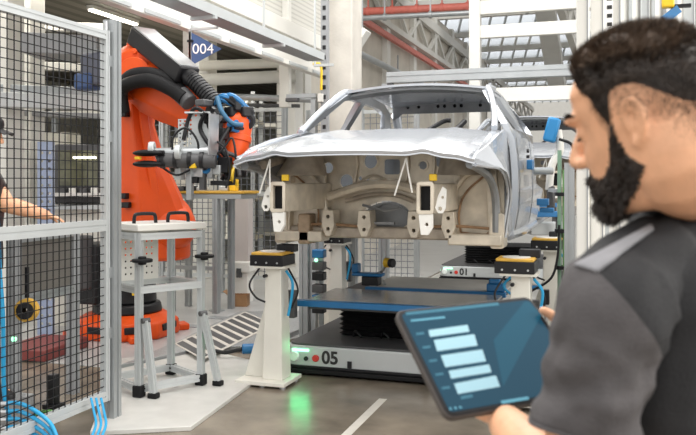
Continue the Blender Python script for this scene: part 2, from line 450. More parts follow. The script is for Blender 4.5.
# lamps below the mezzanine
def tube_lamp(p, L, label, ax='y'):
    t = thing('tube_lamp', label, 'lamp', p, group='tube lamps under the mezzanine')
    d = Vector((0, L / 2, 0)) if ax == 'y' else Vector((L / 2, 0, 0)); p = Vector(p)
    MB().bar(p - d, p + d, .14, .07).build('housing', M['offwhite'], t, bevel=.01)
    MB().bar(p - d * .95 - Vector((0, 0, .045)), p + d * .95 - Vector((0, 0, .045)), .10, .03).build('diffuser', M['lamp'], t)
M['lamp'] = mat('lamp_diffuser', (1, .95, .82), .5, emit=5)
for k, (x, y, lab) in enumerate(((-6.2, 6.9, 'tube lamp under the ribbed mezzanine nearest the fence'), (-6.4, 10.0, 'tube lamp under the mezzanine behind the robot shoulder'), (-8.5, 8.2, 'tube lamp under the mezzanine over the machines'), (-8.5, 12.2, 'tube lamp under the mezzanine deep in the bay'))):
    tube_lamp((x, y, 4.565), 1.4, lab)
for (x, y, e) in ((-7.0, 8.0, 90), (-7.5, 13.5, 90)):
    area('mezzanine_lamps', (x, y, 4.35), (0, 0, 0), 2.0, 3.5, e, (1, .95, .85))

# blue pennant sign 004
s0 = at(191.5, 49, 7.3)
sg = thing('pennant_sign', 'blue triangular pennant sign reading 004 above the robot arm', 'sign', s0)
dirx = (at(216, 49, 7.32) - s0).normalized()
def sp(a, z, t=0): return s0 + dirx * a + Vector((dirx.y, -dirx.x, 0)) * t + Vector((0, 0, z))
tri = [(0, -.15), (.272, 0), (0, .15)]
MB().plate(tri, [], lambda a, b, t: sp(a, b, t), .006).build('pennant', M['sign_blue'], sg)
text_mesh('number', '004', .13, M['print_white'], sp(.104, -.004, .009), dirx, (0, 0, 1), sg, .001)
MB().box(s0 + Vector((-.03, 0, -.15)), s0 + Vector((-.005, .02, .16))).build('sign_post', M['alu_light'], sg)
MB().cbox(sp(-.01, .07, .01), (.05, .03, .02)).build('clamp', M['black'], sg)
MB().bar(s0 + Vector((-.018, .01, -.15)), Vector((s0.x - .018, s0.y + .01, 2.985)), .02).bar((s0.x - .018, s0.y + .01, 2.985), (-3.42, s0.y + .01, 2.985), .02).build('hanger', M['alu_light'], sg)

# ------------------------------------------------------------------ overhead steel at the centre
def beam(name, label, p, q, w, h, m, bevel=.008, cat='beam', grp=None):
    o = MB().bar(p, q, w, h).build(name, m, bevel=bevel)
    return tag(o, label, cat, grp)
bz = struct(MB().bar((-2.39, 14, 0), (-2.39, 14, 8), .19, .19).build('steel_column', M['roof_beam'], bevel=.01))
for z, h in ((4.62, .24), (4.2, .22), (3.1, .24)):
    struct(MB().bar((-2.3, 14, z), (4, 14, z), .12, h).build('cross_beam', M['roof_beam'], bevel=.01))
o = thing('guide_rail', 'grey aluminium overhead rail crossing above the car roof', 'rail', (-1.5, 9.5, 2.82))
MB().prof((-2.7, 9.5, 2.875), (.6, 9.5, 2.875), .10, .13).build('profile', M['alu'], o)
MB().bar((-2.66, 9.5, 2.63), (-2.66, 9.5, 2.82), .06, .09).build('bracket', M['dark_grey'], o)
MB().box((.45, 9.45, 0), (.55, 9.55, 2.81)).build('post', M['alu'], o)
MB().box((-2.78, 9.52, 0), (-2.70, 9.60, 2.81)).build('post', M['alu'], o)
for (pa_, pb_, r, m, lab, yy) in (((354, 12), (478, 6), .075, 'red_pipe', 'red sprinkler main below the roof', 15.7), ((358, 18.5), (600, 6), .05, 'alu', 'thin grey conduit just below the red pipe', 15.1)):
    A, B = on_y(*pa_, yy), on_y(*pb_, yy)
    t = thing('pipe', lab, 'pipe', A)
    MB().cyl(A, B, r, n=14).build('tube', M[m], t)
    for k in range(5):
        c = A.lerp(B, .12 + k * .2)
        MB().ring(c, B - A, r, r + .02, .06, 14).bar(c + Vector((0, 0, r)), c + Vector((0, 0, 1.6)), .025).build('hanger', M[m], t)
A, B = at(541, -20, 20), at(558, 90, 25)
struct(MB().bar(A, B, .5, .35).build('air_duct', mat('duct_grey', (.62, .62, .60), .5, .1, .05, 3), bevel=.02))
# white tiled side wall seen left of the truss, with the red-edged gutter
struct(MB().box((-5.45, 12.4, 0), (-5.3, 34, 6.6)).build('wall_aisle', mat('aisle_wall', (.60, .56, .49), .7, 0, .15, 2)))
for k in range(8):
    struct(MB().box((-5.3, 13 + k * 2.6, 0), (-5.18, 13.3 + k * 2.6, 6.6)).build('wall_pier', M['offwhite']))
tag(MB().bar((-5.12, 13.0, 5.0), (-5.12, 34, 5.0), .10, .12).build('gutter', M['red_pipe']), 'red edged gutter along the top of the aisle wall', 'gutter')
lp = at(362, 38, 13)
t = thing('floodlight', 'small white floodlight hanging beside the concrete pillar', 'lamp', lp)
MB().cbox(lp, (.09, .28, .3), Matrix.Rotation(.6, 3, 'Y').to_euler()).build('housing', M['offwhite'], t, bevel=.015)
MB().bar(lp, Vector((lp.x, lp.y, 6.75)), .03).build('bracket', M['alu'], t)

# ------------------------------------------------------------------ car bodies
XC, YC, ZC = -1.715, 5.1, 1.13
def clampf(x, a=0., b=1.): return max(a, min(b, x))
def sst(x): x = clampf(x); return x * x * (3 - 2 * x)
def side_x(z):                            # body side half width over height
    if z < .86: return .93 + .035 * sin(pi * clampf(z / .86)) - .02 * (1 - clampf(z / .3))
    return .93 - (z - .86) / .41 * .29
def make_car(label):
    root = thing('car_body', label, 'car body', (XC, YC, ZC), group=None)
    def B(mb, name, m, parent=None, **k):
        return mb.build(name, m, parent or root, world=False, **k)
    # bonnet
    def hood(u, v):                       # v front to back
        x = (u * 2 - 1) * (.845 - .055 * v)
        yf = -.03 - .05 * (1 - (u * 2 - 1) ** 2); y = yf + (1.17 - yf) * v
        z = .665 + .205 * (v ** .85) + .042 * (1 - (u * 2 - 1) ** 2) * (1 - .3 * v) - .03 * (1 - v) ** 6
        z += .022 * math.exp(-((abs(u * 2 - 1) - .62) / .09) ** 2) * (1 - v * .4)
        z -= .022 * sst((abs(u * 2 - 1) - .86) / .14)
        return (x, y, z)
    h = B(MB().sheet(hood, 44, 24, .018), 'bonnet', M['biw'], ang=50)
    MB().sheet(lambda u, v: (Vector(hood(u, .004 + .02 * v)) - Vector((0, .0, .022 + .012 * v))), 40, 2, .01).build('bonnet_lip', M['biw'], h, world=False)
    # bonnet props: white rods
    for (x0, brs) in ((-.59, ((-.68, .35), (-.60, .36))), (.385, ((.30, .34), (.42, .36)))):
        t = MB()
        for bx, bz_ in brs: t.tube([(x0, .03, .63), (x0 + (bx - x0) * .3, .03, .55), (bx, .05, bz_ + .04)], .006, 6, 0)
        B(t, 'bonnet_prop', M['white'])
    # fenders with arches
    for s in (-1, 1):
        arch = [(.49 + .33 * cos(a), .12 + .37 * sin(a)) for a in [pi * k / 16 for k in range(17)]]
        out = [(-.02, .575), (.0, .63), (.3, .72), (.7, .805), (1.2, .88), (1.28, .86), (1.28, .06), (.89, .06), (.89, .34), (.86, .42), (.78, .485), (.62, .54), (.42, .565), (.2, .57)]
        def to(a, b, t, s=s):
            taper = .085 * (1 - clampf(a / .5)) ** 1.5 * 1.35
            return Vector((s * (side_x(b) - taper - .05 * sst((b - .5) / .35) - t), a, b))
        B(MB().plate(out, [], to, .012), 'fender', M['biw'], ang=30)
        def top(u, v, s=s):               # shoulder joining bonnet and fender
            a = .0 + 1.22 * v; b = .64 + .24 * v
            xo = side_x(b) - .085 * (1 - clampf(a / .5)) ** 1.5 * 1.35 - .045
            xi = .83 - .055 * v
            return (s * (xi + (xo - xi) * u), a, b - .02 + .05 * (1 - u) * .6)
        B(MB().sheet(top, 4, 16, .012), 'fender_shoulder', M['biw'], ang=60)
        fl = MB(); fl.tube([(s * (side_x(z_) - .085 * (1 - clampf(y_ / .5)) ** 2 - .03), y_, z_) for y_, z_ in ((.89, .06), (.89, .34), (.86, .42), (.78, .485), (.62, .54), (.42, .565), (.2, .57), (.0, .58))], .012, 8, 4)
        B(fl, 'arch_flange', M['biw'])
    # upper rails behind the bonnet edge, bumper brackets
    for s in (-1, 1):
        B(MB().tube([(s * .77, .30, .595), (s * .78, .5, .62), (s * .79, .9, .68), (s * .80, 1.25, .72)], .035, 8), 'upper_rail', M['biw_bay_dark'])
        # longitudinal rail: hollow box, its black mouth to the front
        x0 = -.555 if s < 0 else .50
        r = rrect(x0, .36, .115, .20, .015, 2); ri = rrect(x0, .36, .078, .165, .006, 2)
        B(MB().plate(r, [ri], lambda a, b, t: Vector((a, .10 + t, b)), .95), 'front_rail', M['biw_bay'])
        B(MB().box((x0 - .045, .125, .26), (x0 + .045, .14, .46)), 'rail_mouth_shade', M['black_soft'])  # black sheet painting the shade inside the hollow rail
        fo = rrect(x0, .365, .115, .215, .02, 3)
        B(MB().plate(fo, [rrect(x0, .365, .072, .165, .006, 2)] + [], lambda a, b, t: Vector((a, .075 + t, b)), .02), 'rail_flange', M['biw_bay'], bevel=.003)
        B(MB().plate([(x0 - .045, .26), (x0 + .05, .26), (x0 + .05, .17), (x0 + .02, .12), (x0 - .03, .12)], [circ(x0 + .01, .19, .012, 10)], lambda a, b, t: Vector((a, .08 + t, b)), .03), 'white_bracket', M['white'], bevel=.003)
        # tow lug hanging outside the rail
        xl = x0 + (-.10 if s < 0 else .095)
        lug = [(xl - .03, .30), (xl - .01, .265), (xl + .02, .265), (xl + .04, .30), (xl + .045, .42), (xl + .02, .44), (xl - .01, .38)]
        B(MB().plate(lug, [circ(xl + .004, .295, .014, 12), circ(xl + .02, .37, .010, 10)], lambda a, b, t: Vector((a, .09 + t, b)), .012), 'tow_lug', M['white'], bevel=.002)
        B(MB().cbox((x0 + .05, .10, .50), (.05, .03, .045)), 'yellow_tag', M['yellow_paint'], bevel=.006)
        # strut tower: short dome under the bonnet
        tw = []
        for k in range(7):
            a = k / 6; rr = .20 - .06 * a
            tw.append([Vector((s * (.64 - .03 * a) + rr * cos(t), .74 + rr * sin(t) * 1.05, .52 + .14 * a)) for t in [2 * pi * i / 28 for i in range(28)]])
        B(MB().loft(tw), 'strut_tower', M['biw_bay_dark'], ang=50)
        B(MB().plate([(s * .80, .0), (s * .905, .0), (s * .845, .60), (s * .775, .60)], [circ(s * .855, .05, .017, 12)], lambda a, b, t: Vector((a, .86 + t, b)), .10), 'hinge_pillar', M['biw_bay'], bevel=.004)
        # panel behind the wheel, bounded by a raised flange
        pan = [(s * .52, .02), (s * .90, .02), (s * .90, .56), (s * .80, .62), (s * .52, .60)]
        B(MB().plate(pan, [], lambda a, b, t: Vector((a, .94 + t - .10 * sin(pi * clampf((abs(a) - .52) / .38)) * 0, b)), .03), 'footwell_panel', M['biw_bay'])
        arc = [(s * (.50 + .03), .90, .08), (s * .50, .90, .2), (s * .52, .90, .36), (s * .60, .89, .50), (s * .72, .89, .565), (s * .86, .90, .57)]
        B(MB().tube(arc, .022, 8), 'panel_flange', M['biw_bay'])
        B(MB().tube([(s * .58, .912, .09), (s * .565, .912, .22), (s * .60, .912, .36), (s * .70, .912, .47), (s * .80, .912, .50), (s * .80, .912, .12), (s * .70, .912, .08), (s * .58, .912, .09)], .008, 6), 'seam', M['biw_seal'])
        B(MB().box((min(s * .50, s * .90), .80, .0), (max(s * .50, s * .90), 1.0, .085)), 'lower_crossmember', M['biw_bay'], bevel=.012)
        # sill end with mounting hole
        B(MB().plate(rrect(s * .86, .11, .10, .26, .02, 3), [circ(s * .86, .04, .018, 12)], lambda a, b, t: Vector((a, .84 + t, b)), .2), 'sill_end', M['biw_bay'], bevel=.003)
    # firewall with openings
    fw = [(-.84, .05), (.80, .05), (.86, .60), (.80, .80), (-.80, .80), (-.86, .60)]
    hl = [circ(-.53, .585, .045), circ(-.375, .475, .058), circ(-.172, .635, .055, 20, .062), rrect(.005, .59, .13, .12, .02), rrect(.425, .63, .13, .085, .02),
          circ(.255, .60, .034, 8), circ(-.26, .50, .016, 10), circ(-.20, .50, .018, 10)]
    hl.append([(-.02 + .20 * cos(a) - .02, .20 + .12 * sin(a)) for a in [2 * pi * k / 22 for k in range(22)]])
    def tfw(a, b, t): return Vector((a, 1.05 + t + .12 * sst((b - .55) / .3) * 0, b))
    f = B(MB().plate(fw, hl, tfw, .02), 'firewall', M['biw_bay'])
    for hx, hz, r in ((-.53, .585, .05), (-.375, .475, .064), (-.172, .635, .063), (.255, .60, .04)): MB().ring((hx, 1.045, hz), (0, 1, 0), r - .006, r + .008, .016, 22).build('hole_rim', M['biw_bay'], f, world=False)
    B(MB().box((-.72, .98, .70), (.72, 1.06, .85)), 'plenum', M['biw_bay_dark'], bevel=.02)
    B(MB().tube([(-.74, .96, .335), (-.52, .95, .345), (-.34, .94, .40), (-.15, .93, .445), (.05, .93, .45), (.22, .94, .41), (.40, .95, .35), (.58, .96, .33)], .038, 8), 'dash_crossmember', M['biw_bay'])
    B(MB().tube([(-.36, .98, .32), (-.15, .97, .37), (.05, .97, .37), (.2, .98, .32)], .018, 8), 'tunnel_edge', M['biw_bay_dark'])
    # ribs stamped on the firewall
    for x in (-.68, -.30, .12, .33, .60): B(MB().tube([(x, 1.04, .47), (x + .02, 1.035, .6), (x + .01, 1.04, .72)], .014, 6), 'stamped_rib', M['biw_bay'])
    B(MB().tube([(-.44, 1.04, .40), (-.30, 1.035, .44), (-.16, 1.04, .52), (-.05, 1.04, .49)], .014, 6), 'stamped_rib', M['biw_bay'])
    # brackets under the dash with holes
    for x, w in ((-.445, .085), (-.15, .09), (.242, .085), (.505, .085)):
        br = [(x - w / 2, .25), (x - w / 2 - .01, .13), (x - w * .25, .05), (x + w * .25, .05), (x + w / 2 + .01, .13), (x + w / 2, .25)]
        B(MB().plate(br, [circ(x, .20, .014, 12), circ(x, .105, .014, 12)], lambda a, b, t: Vector((a, .80 + .2 * (b - .05) * 0 + t, b)), .16), 'mounting_bracket', M['biw_bay'], bevel=.004)
    B(MB().box((-.80, .88, .03), (.52, 1.0, .12)), 'cross_rail', M['biw_bay_dark'], bevel=.015)
    B(MB().box((-.70, .80, -.02), (-.60, .99, .22)), 'brown_bracket', M['rust'], bevel=.015)
    B(MB().box((-.22, .90, .14), (.06, .93, .16)).tube([(-.2, .93, .29), (-.02, .9, .25), (.1, .92, .27)], .012, 6), 'tunnel_bracket', M['biw_inner'])
    for x0_, x1_ in ((-.72, -.22), (.30, .80)): B(MB().tube([(x0_, .86, .128), ((x0_ + x1_) / 2, .855, .14), (x1_, .86, .126)], .012, 6), 'seam', M['biw_seal'])
    sh_ = [[Vector((-.04 + r_ * .20 * cos(a), 1.10 + .10 * (1 - r_), .19 + r_ * .12 * sin(a))) for a in [2 * pi * k / 22 for k in range(22)]] for r_ in (1.0, .8, .55, .3, .1)]
    B(MB().loft(sh_), 'tunnel_fill_plate', M['biw_inner'], ang=60)  # added grey plate that catches light in the otherwise black tunnel mouth
    for s in (-1, 1): B(MB().tube([(s * .80, .06, .585), (s * .81, .3, .565), (s * .83, .58, .52), (s * .84, .78, .44), (s * .85, .85, .32), (s * .85, .86, .10)], .03, 8), 'arch_liner', M['biw_inner'])
    # floor, tunnel, rear bulkhead, cowl
    B(MB().box((-.90, 1.08, .03), (.90, 4.3, .07)), 'floor_pan', M['biw_inner'])
    tun = [[Vector((-.02 + .21 * cos(a), y, .06 + .24 * max(0, sin(a)))) for a in [2 * pi * k / 20 for k in range(20)]] for y in (1.07, 1.6, 3.0)]
    B(MB().loft(tun, cap=False), 'tunnel', M['biw_inner'])
    B(MB().sheet(lambda u, v: ((u * 2 - 1) * .79, 1.10 + .14 * v, .845 + .02 * v + .035 * (1 - (2 * u - 1) ** 2)), 20, 3, .01), 'cowl', M['biw'])
    # roof skin and inner headers
    def roof(u, v):
        y = 1.80 + 1.72 * v - .05 * (1 - (2 * u - 1) ** 2) * (1 - v) * 1.2
        z = 1.285 + .045 * (1 - (2 * u - 1) ** 2) + .05 * sin(pi * clampf(v * .75)) - .06 * v ** 2
        return ((2 * u - 1) * (.645 - .03 * v), y, z)
    B(MB().sheet(roof, 24, 18, .02), 'roof', M['biw'], ang=60)
    B(MB().sheet(lambda u, v: ((2 * u - 1) * .63, 1.83 + .16 * v - .05 * (1 - (2 * u - 1) ** 2), 1.255 + .045 * (1 - (2 * u - 1) ** 2) - .01 * v), 20, 3, .02), 'front_header', M['biw_inner'])
    rh = MB().plate([(-.63, 1.13), (-.52, 1.205), (.52, 1.205), (.63, 1.13), (.62, 1.29), (.3, 1.345), (-.3, 1.345), (-.62, 1.29)], [circ(x, 1.275, .020, 10) for x in (-.45, -.33, -.12, -.05, .06, .13, .33, .45)], lambda a, b, t: Vector((a, 3.30 + (1.3 - b) * .5 + t, b)), .02)
    B(MB().plate([(-.55, 1.225), (.55, 1.225), (.53, 1.315), (-.53, 1.315)], [], lambda a, b, t: Vector((a, 3.35 + (1.3 - b) * .5 + t, b)), .02), 'header_hole_shade', M['black'])  # black sheet added behind the header so its holes look shaded
    B(rh, 'rear_header', M['biw_inner'])
    B(MB().box((-.80, 3.9, .07), (.80, 3.94, .84)), 'rear_bulkhead', M['biw_inner'])
    B(MB().sheet(lambda u, v: ((2 * u - 1) * .80, 3.5 + .6 * v, .86), 4, 4, .02), 'parcel_shelf', M['biw_inner'])
    B(MB().tube([(.20, 1.25, .86), (.30, 1.6, .98), (.36, 1.62, .99)], .02, 8).tube([(.45, 1.25, .86), (.5, 1.5, .97)], .022, 8), 'steering_bracket', M['black'])
    # side frames: apertures cut through one pressed panel
    for s in (-1, 1):
        out = [(1.27, .02), (3.05, .02), (3.12, .20), (3.3, .36), (3.55, .40), (3.8, .36), (3.98, .22), (4.02, .10), (4.25, .12), (4.32, .45), (4.30, .82), (3.98, .885), (3.62, 1.05), (3.3, 1.20), (2.9, 1.27),
               (2.4, 1.29), (1.92, 1.28), (1.76, 1.255), (1.5, 1.09), (1.27, .93)]
        w1 = [(1.40, .90), (2.26, .92), (2.20, 1.225), (1.95, 1.225), (1.78, 1.20)]
        w2 = [(2.38, .92), (3.20, .93), (3.42, 1.05), (3.15, 1.18), (2.80, 1.22), (2.34, 1.225)]
        holes = [w1, w2]
        # refine outer so the tumblehome bends smoothly
        def refine(l):
            r = []
            for i in range(len(l)):
                a, b = Vector(l[i]), Vector(l[(i + 1) % len(l)]); n = max(1, int((b - a).length / .12))
                r += [tuple(a.lerp(b, k / n)) for k in range(n)]
            return r
        def to(a, b, t, s=s): return Vector((s * (side_x(b) - t - .16 * sst((a - 3.3) / 1.1) * (1 if b < 2 else 0)), a, b))
        B(MB().plate(refine(out), [refine(w) for w in holes], to, .05), 'body_side', M['biw'], ang=28)
        # door shut lines, sill and handles as raised or sunk strips
        for xx, nm in ((1.36, 'door_seam'), (2.34, 'door_seam')):
            B(MB().tube([(s * (side_x(z) + .001), xx + .02 * (z - .4), z) for z in [.1 + .08 * k for k in range(10)]], .004, 5, 0), nm, M['biw_inner'])
        B(MB().tube([(s * .90, 1.2, .06), (s * .905, 2.0, .05), (s * .90, 3.05, .06)], .045, 8), 'sill', M['biw'])
        # A pillar outer rib from cowl to roof
        B(MB().tube([(s * .80, 1.12, .885), (s * .765, 1.36, 1.03), (s * .70, 1.62, 1.19), (s * .645, 1.82, 1.285), (s * .635, 2.2, 1.31)], .026, 8), 'windscreen_pillar', M['biw'])
        B(MB().tube([(s * .86, 2.31, .86), (s * .78, 2.30, 1.05), (s * .67, 2.28, 1.23)], .04, 8), 'centre_pillar', M['biw_inner'])
        B(MB().tube([(s * .62, 3.45, 1.20), (s * .68, 3.8, 1.04), (s * .73, 4.1, .88)], .05, 8), 'rear_pillar', M['biw'])
        if s > 0:
            dm = MB()
            dm.cbox((s * (side_x(.60) + .02), 2.02, .62), (.05, .16, .085)); B(dm, 'door_clamp', M['blue'], bevel=.01)
            B(MB().cyl((s * .95, 2.0, .74), (s * .97, 2.0, .74), .018, n=12).cyl((s * .95, 1.98, .69), (s * .975, 1.98, .69), .014, n=12), 'locating_hole', M['black'])
    B(MB().tube([(-.7, 4.3, .5), (0, 4.36, .5), (.7, 4.3, .5)], .08, 8), 'rear_beam', M['biw'])
    return root
CAR = make_car('bare silver car body held over carrier 05, with a closed bonnet and open engine bay')
car2 = copy_tree(CAR)
car2.location = (XC + .42, YC + 5.55, ZC + .14)
car2['label'] = 'second bare car body waiting behind the blue clamp, mostly hidden by the first'
CAR['group'] = car2['group'] = 'car bodies on the line'

# ------------------------------------------------------------------ pedestals with pads
def make_pedestal(label):
    r = thing('support_pedestal', label, 'pedestal', (-2.63, 5.87, 0), group='car support pedestals')
    b = MB(); b.cbox((-.02, 0, .035), (.42, .36, .03)); b.build('base_plate', M['cream'], r, world=False, bevel=.004)
    b = MB()
    for dx in (-.19, -.02, .15): b.cyl((dx, -.12, 0), (dx, -.12, .03), .025, n=12)
    for dx in (-.19, .15): b.cyl((dx, .14, 0), (dx, .14, .03), .025, n=12)
    b.build('levelling_foot', M['steel'], r, world=False)
    b = MB(); b.bar((.05, 0, .05), (.05, 0, .93), .17, .18, None, .13, .15); b.build('column', M['cream'], r, world=False, bevel=.006)
    b = MB(); b.plate([(-.22, .05), (-.02, .05), (-.01, .66), (-.05, .60)], [], lambda a, z, t: Vector((a, -.02 + t, z)), .03); b.build('gusset', M['cream'], r, world=False, bevel=.004)
    b = MB(); b.cbox((.04, 0, .935), (.26, .24, .02)); b.build('top_plate', M['cream'], r, world=False)
    b = MB(); b.cbox((.015, 0, .985), (.28, .26, .085)); hd = b.build('head_block', M['black'], r, world=False, bevel=.006)
    for k in range(3): MB().cyl((-.07 + k * .09, -.131, .97), (-.07 + k * .09, -.136, .97), .008, n=10).build('bolt', M['steel'], hd, world=False)
    MB().cbox((.10, .10, 1.072), (.15, .10, .06)).build('support_block', M['black'], r, world=False, bevel=.006)
    b = MB(); b.cbox((.015, 0, 1.037), (.265, .245, .022)); b.build('pad', M['yellow'], r, world=False, bevel=.006)
    b = MB(); b.cyl((.015, 0, 1.046), (.015, 0, 1.054), .10, n=28); b.build('pad_disc', M['offwhite'], r, world=False)
    b = MB(); b.tube([(.14, -.02, .90), (.20, -.04, .82), (.19, -.03, .70), (.16, -.03, .55)], .011, 8); b.build('blue_hose', M['blue_hose'], r, world=False)
    b = MB(); b.tube([(-.05, -.1, .93), (-.12, -.14, .80), (-.08, -.12, .70), (.0, -.11, .66)], .008, 8); b.build('cable', M['black'], r, world=False); b = MB(); b.tube([(.12, .06, .92), (.21, .05, .75), (.16, .04, .6)], .008, 8); b.build('cable', M['black'], r, world=False)
    b = MB(); b.cbox((.13, .12, .62), (.07, .07, .22)); b.build('valve_box', M['dark_grey'], r, world=False, bevel=.006)
    b = MB(); b.cyl((.0, -.09, .865), (.0, -.13, .865), .014, n=12); b.build('sensor', M['black'], r, world=False)
    return r
PED = make_pedestal('cream pedestal with black and yellow pad beside carrier 05, lit green by its lamp')
for loc, lab in (((-.72, 5.87, .01), 'pedestal with black and yellow pad just above the tablet'),
                 ((-2.95, 8.25, 0), 'pedestal behind the carrier, its pad hidden under the car'),
                 ((-.66, 7.75, .03), 'pedestal with yellow pad behind the one above the tablet')):
    c = copy_tree(PED); c.location = loc; c['label'] = lab

# ------------------------------------------------------------------ automated carriers
def make_carrier(num, label):
    r = thing('transport_carrier', label, 'transport robot', (-1.83, 6.18, 0), group='driverless carriers')
    W2, L = .84, 2.5
    ol = lambda g: rrect(0, L / 2, 2 * (W2 - g), L - 2 * g, .10, 6)
    b = MB(); b.prism(ol(.03), .045, .07); b.prism(ol(.0), .02, .055); b.build('bumper_skirt', M['black_soft'], r, world=False, bevel=.006)
    b = MB(); b.prism(ol(.02), .075, .245); b.build('housing', M['alu_light'], r, world=False, bevel=.012)
    b = MB(); b.prism(ol(.035), .245, .262); b.build('deck', M['dark_grey'], r, world=False, bevel=.006)
    b = MB(); b.prism(ol(.012), .066, .082); b.build('painted_shadow_band', M['black'], r, world=False)  # solid black band painting the shadow between skirt and housing
    b = MB(); b.cbox((-.68, .014, .208), (.15, .012, .022)); b.build('light_strip', M['led'], r, world=False, bevel=.004)
    b = MB(); b.cbox((-W2 + .017, .24, .16), (.012, .20, .03)); b.build('side_light', M['led'], r, world=False, bevel=.004)
    b = MB(); b.cyl((-.735, .022, .155), (-.735, -.004, .155), .045, .038, 24); b.build('round_button', M['led_white'], r, world=False, bevel=.004)
    b = MB(); b.cyl((-.63, .022, .14), (-.63, .008, .14), .018, n=16); b.build('key_switch', M['black'], r, world=False)
    b = MB(); b.cyl((-.545, .022, .148), (-.545, .0, .148), .030, .027, 20); eb = b.build('stop_button', M['red'], r, world=False, bevel=.004)
    text_mesh('number', num, .145, M['print_black'], r.location + Vector((-.42, .017, .155)), (1, 0, 0), (0, 0, 1), r, .002, .004)
    for x in (-.25, .38): MB().cbox((x, .014, .115), (.035, .014, .055)).build('sensor_window', M['black'], r, world=False)
    # scissor lift in bellows
    bl = []
    for k in range(15):
        g = 0 if k % 2 else .03; z = .262 + k * .02
        bl.append([Vector((a, c, z)) for a, c in rrect(.05, .95, 1.1 - 2 * g, 1.0 - 2 * g, .03, 2)])
    MB().loft(bl).build('bellows', M['black_soft'], r, world=False, ang=10)
    for x in (-.35, -.1): MB().tube([(x, .42, .27), (x + .03, .38, .32), (x + .09, .36, .28)], .01, 6).build('cable', M['black'], r, world=False)
    return r
AGV = make_carrier('05', 'low grey transport carrier numbered 05 under the nearer car')
lt = bpy.data.lights.new('carrier_lamp', 'AREA'); lt.energy = .05; lt.color = (.05, 1, .3); lt.shape = 'RECTANGLE'; lt.size = .16; lt.size_y = .03
lo = bpy.data.objects.new('carrier_lamp', lt); COL.objects.link(lo); lo.location = (-1.83 - .68, 6.16, .208); lo.rotation_euler = (radians(-62), 0, 0)
lt2 = lt.copy(); lt2.energy = .24; lt2.size = .25; lt2.size_y = .08; lo2 = bpy.data.objects.new('pedestal_glow_fill', lt2); COL.objects.link(lo2); lo2.location = (-2.50, 6.14, .26); lo2.rotation_euler = (radians(90), 0, radians(90 + 180));  # extra lamp added to throw the green glow onto the pedestal
lo2.rotation_euler = Vector((-.35, -.9, .12)).to_track_quat('-Z', 'Y').to_euler()
AGV2 = make_carrier('01', 'low grey transport carrier numbered 01 farther down the aisle')
AGV2.location = (-1.95, 12.8, 0)

# lifting frame with blue rails standing on the carrier bellows
fr = thing('lifting_frame', 'flat lifting table with blue edge rails above carrier 05', 'lifting table', (-1.7, 6.3, .545))
def blue_rail(y, z, x0=-2.53, x1=-.95): return MB().bar((x0, y, z), (x1, y, z), .05, .075, Vector((0, 0, 1)))
MB().bar((-2.53, 6.16, .605), (-.95, 6.16, .605), .07, .05).build('rail', M['blue'], fr, bevel=.005)
MB().box((-2.50, 6.2, .60), (-.97, 7.05, .615)).build('table_plate', mat('polished_steel', (.55, .55, .54), .25, .6, .1, 6), fr)
MB().box((-2.45, 6.25, .545), (-1.0, 7.7, .60)).build('subframe', M['dark_grey'], fr)
MB().box((-2.24, 7.12, .585), (-.95, 7.18, .628)).build('rail', M['blue'], fr, bevel=.004)
MB().box((-2.22, 7.18, .615), (-.97, 8.0, .63)).build('table_plate', M['pale_plate'], fr)
MB().box((-1.12, 7.14, .63), (-.96, 7.26, .70)).box((-1.10, 7.14, .70), (-1.0, 7.2, .74)).build('clamp', M['blue'], fr, bevel=.01)
c0 = Vector((-2.30, 7.25, .628))
cl = MB(); cl.box(c0 + Vector((0, -.05, .0)), c0 + Vector((.16, .08, .085))); cb = cl.build('clamp_base', M['black'], fr, bevel=.008)
cl = MB(); cl.box(c0 + Vector((-.10, -.05, .085)), c0 + Vector((.20, .07, .115))); cl.box(c0 + Vector((-.10, -.05, .115)), c0 + Vector((-.04, .07, .20))); cl.build('clamp', M['blue'], fr, bevel=.012)
kp = at(391, 263, 7.9)
cl = MB(); cl.cyl(kp + Vector((-.01, .0, 0)), kp + Vector((.03, -.02, 0)), .045, n=20); cl.build('knob', M['black'], fr, bevel=.008)
cl = MB(); cl.cyl(kp + Vector((-.06, .02, 0)), kp + Vector((-.01, 0, 0)), .05, .045, n=20); cl.build('knob_collar', M['yellow_paint'], fr, bevel=.004)
cl = MB(); cl.tube([kp + Vector((-.05, .02, -.02)), kp + Vector((-.10, .04, -.08)), kp + Vector((-.14, .05, -.12)), Vector((-2.1, 7.3, .63))], .014, 8); cl.build('knob_stem', M['alu'], fr)

# ------------------------------------------------------------------ safety fence of the cell
XF = -3.22
def wire_panel(mb, axis, fixed, a0, a1, z0, z1, pitch=.054, r=.0025):
    n = int((a1 - a0) / pitch); m_ = int((z1 - z0) / pitch)
    for i in range(1, n):
        a = a0 + (a1 - a0) * i / n
        if axis == 'y': mb.box((fixed - r, a - r, z0), (fixed + r, a + r, z1))
        else: mb.box((a - r, fixed - r, z0), (a + r, fixed + r, z1))
    for j in range(1, m_):
        z = z0 + (z1 - z0) * j / m_
        if axis == 'y': mb.box((fixed + r, a0, z - r), (fixed + 3 * r, a1, z + r))
        else: mb.box((a0, fixed + r, z - r), (a1, fixed + 3 * r, z + r))
    return mb
fe = thing('safety_fence', 'black wire mesh safety fence in pale aluminium frames on the left', 'fence', (XF, 4.0, 0))
Y0, Y1 = 2.2, 4.50
for z0, z1, in ((1.345, 2.56), (.20, 1.29)):
    wire_panel(MB(), 'y', XF, Y0, Y1, z0, z1).build('mesh_panel', M['wire'], fe, flat=True)
for z, h in ((2.565, .055), (1.315, .075), (.19, .065)):
    MB().prof((XF, Y0, z), (XF, Y1, z), .045, h, Vector((0, 0, 1))).build('rail', M['alu_light'], fe)
MB().prof((XF, Y1 + .022, .155), (XF, Y1 + .022, 2.60), .045).build('stile', M['alu_light'], fe)
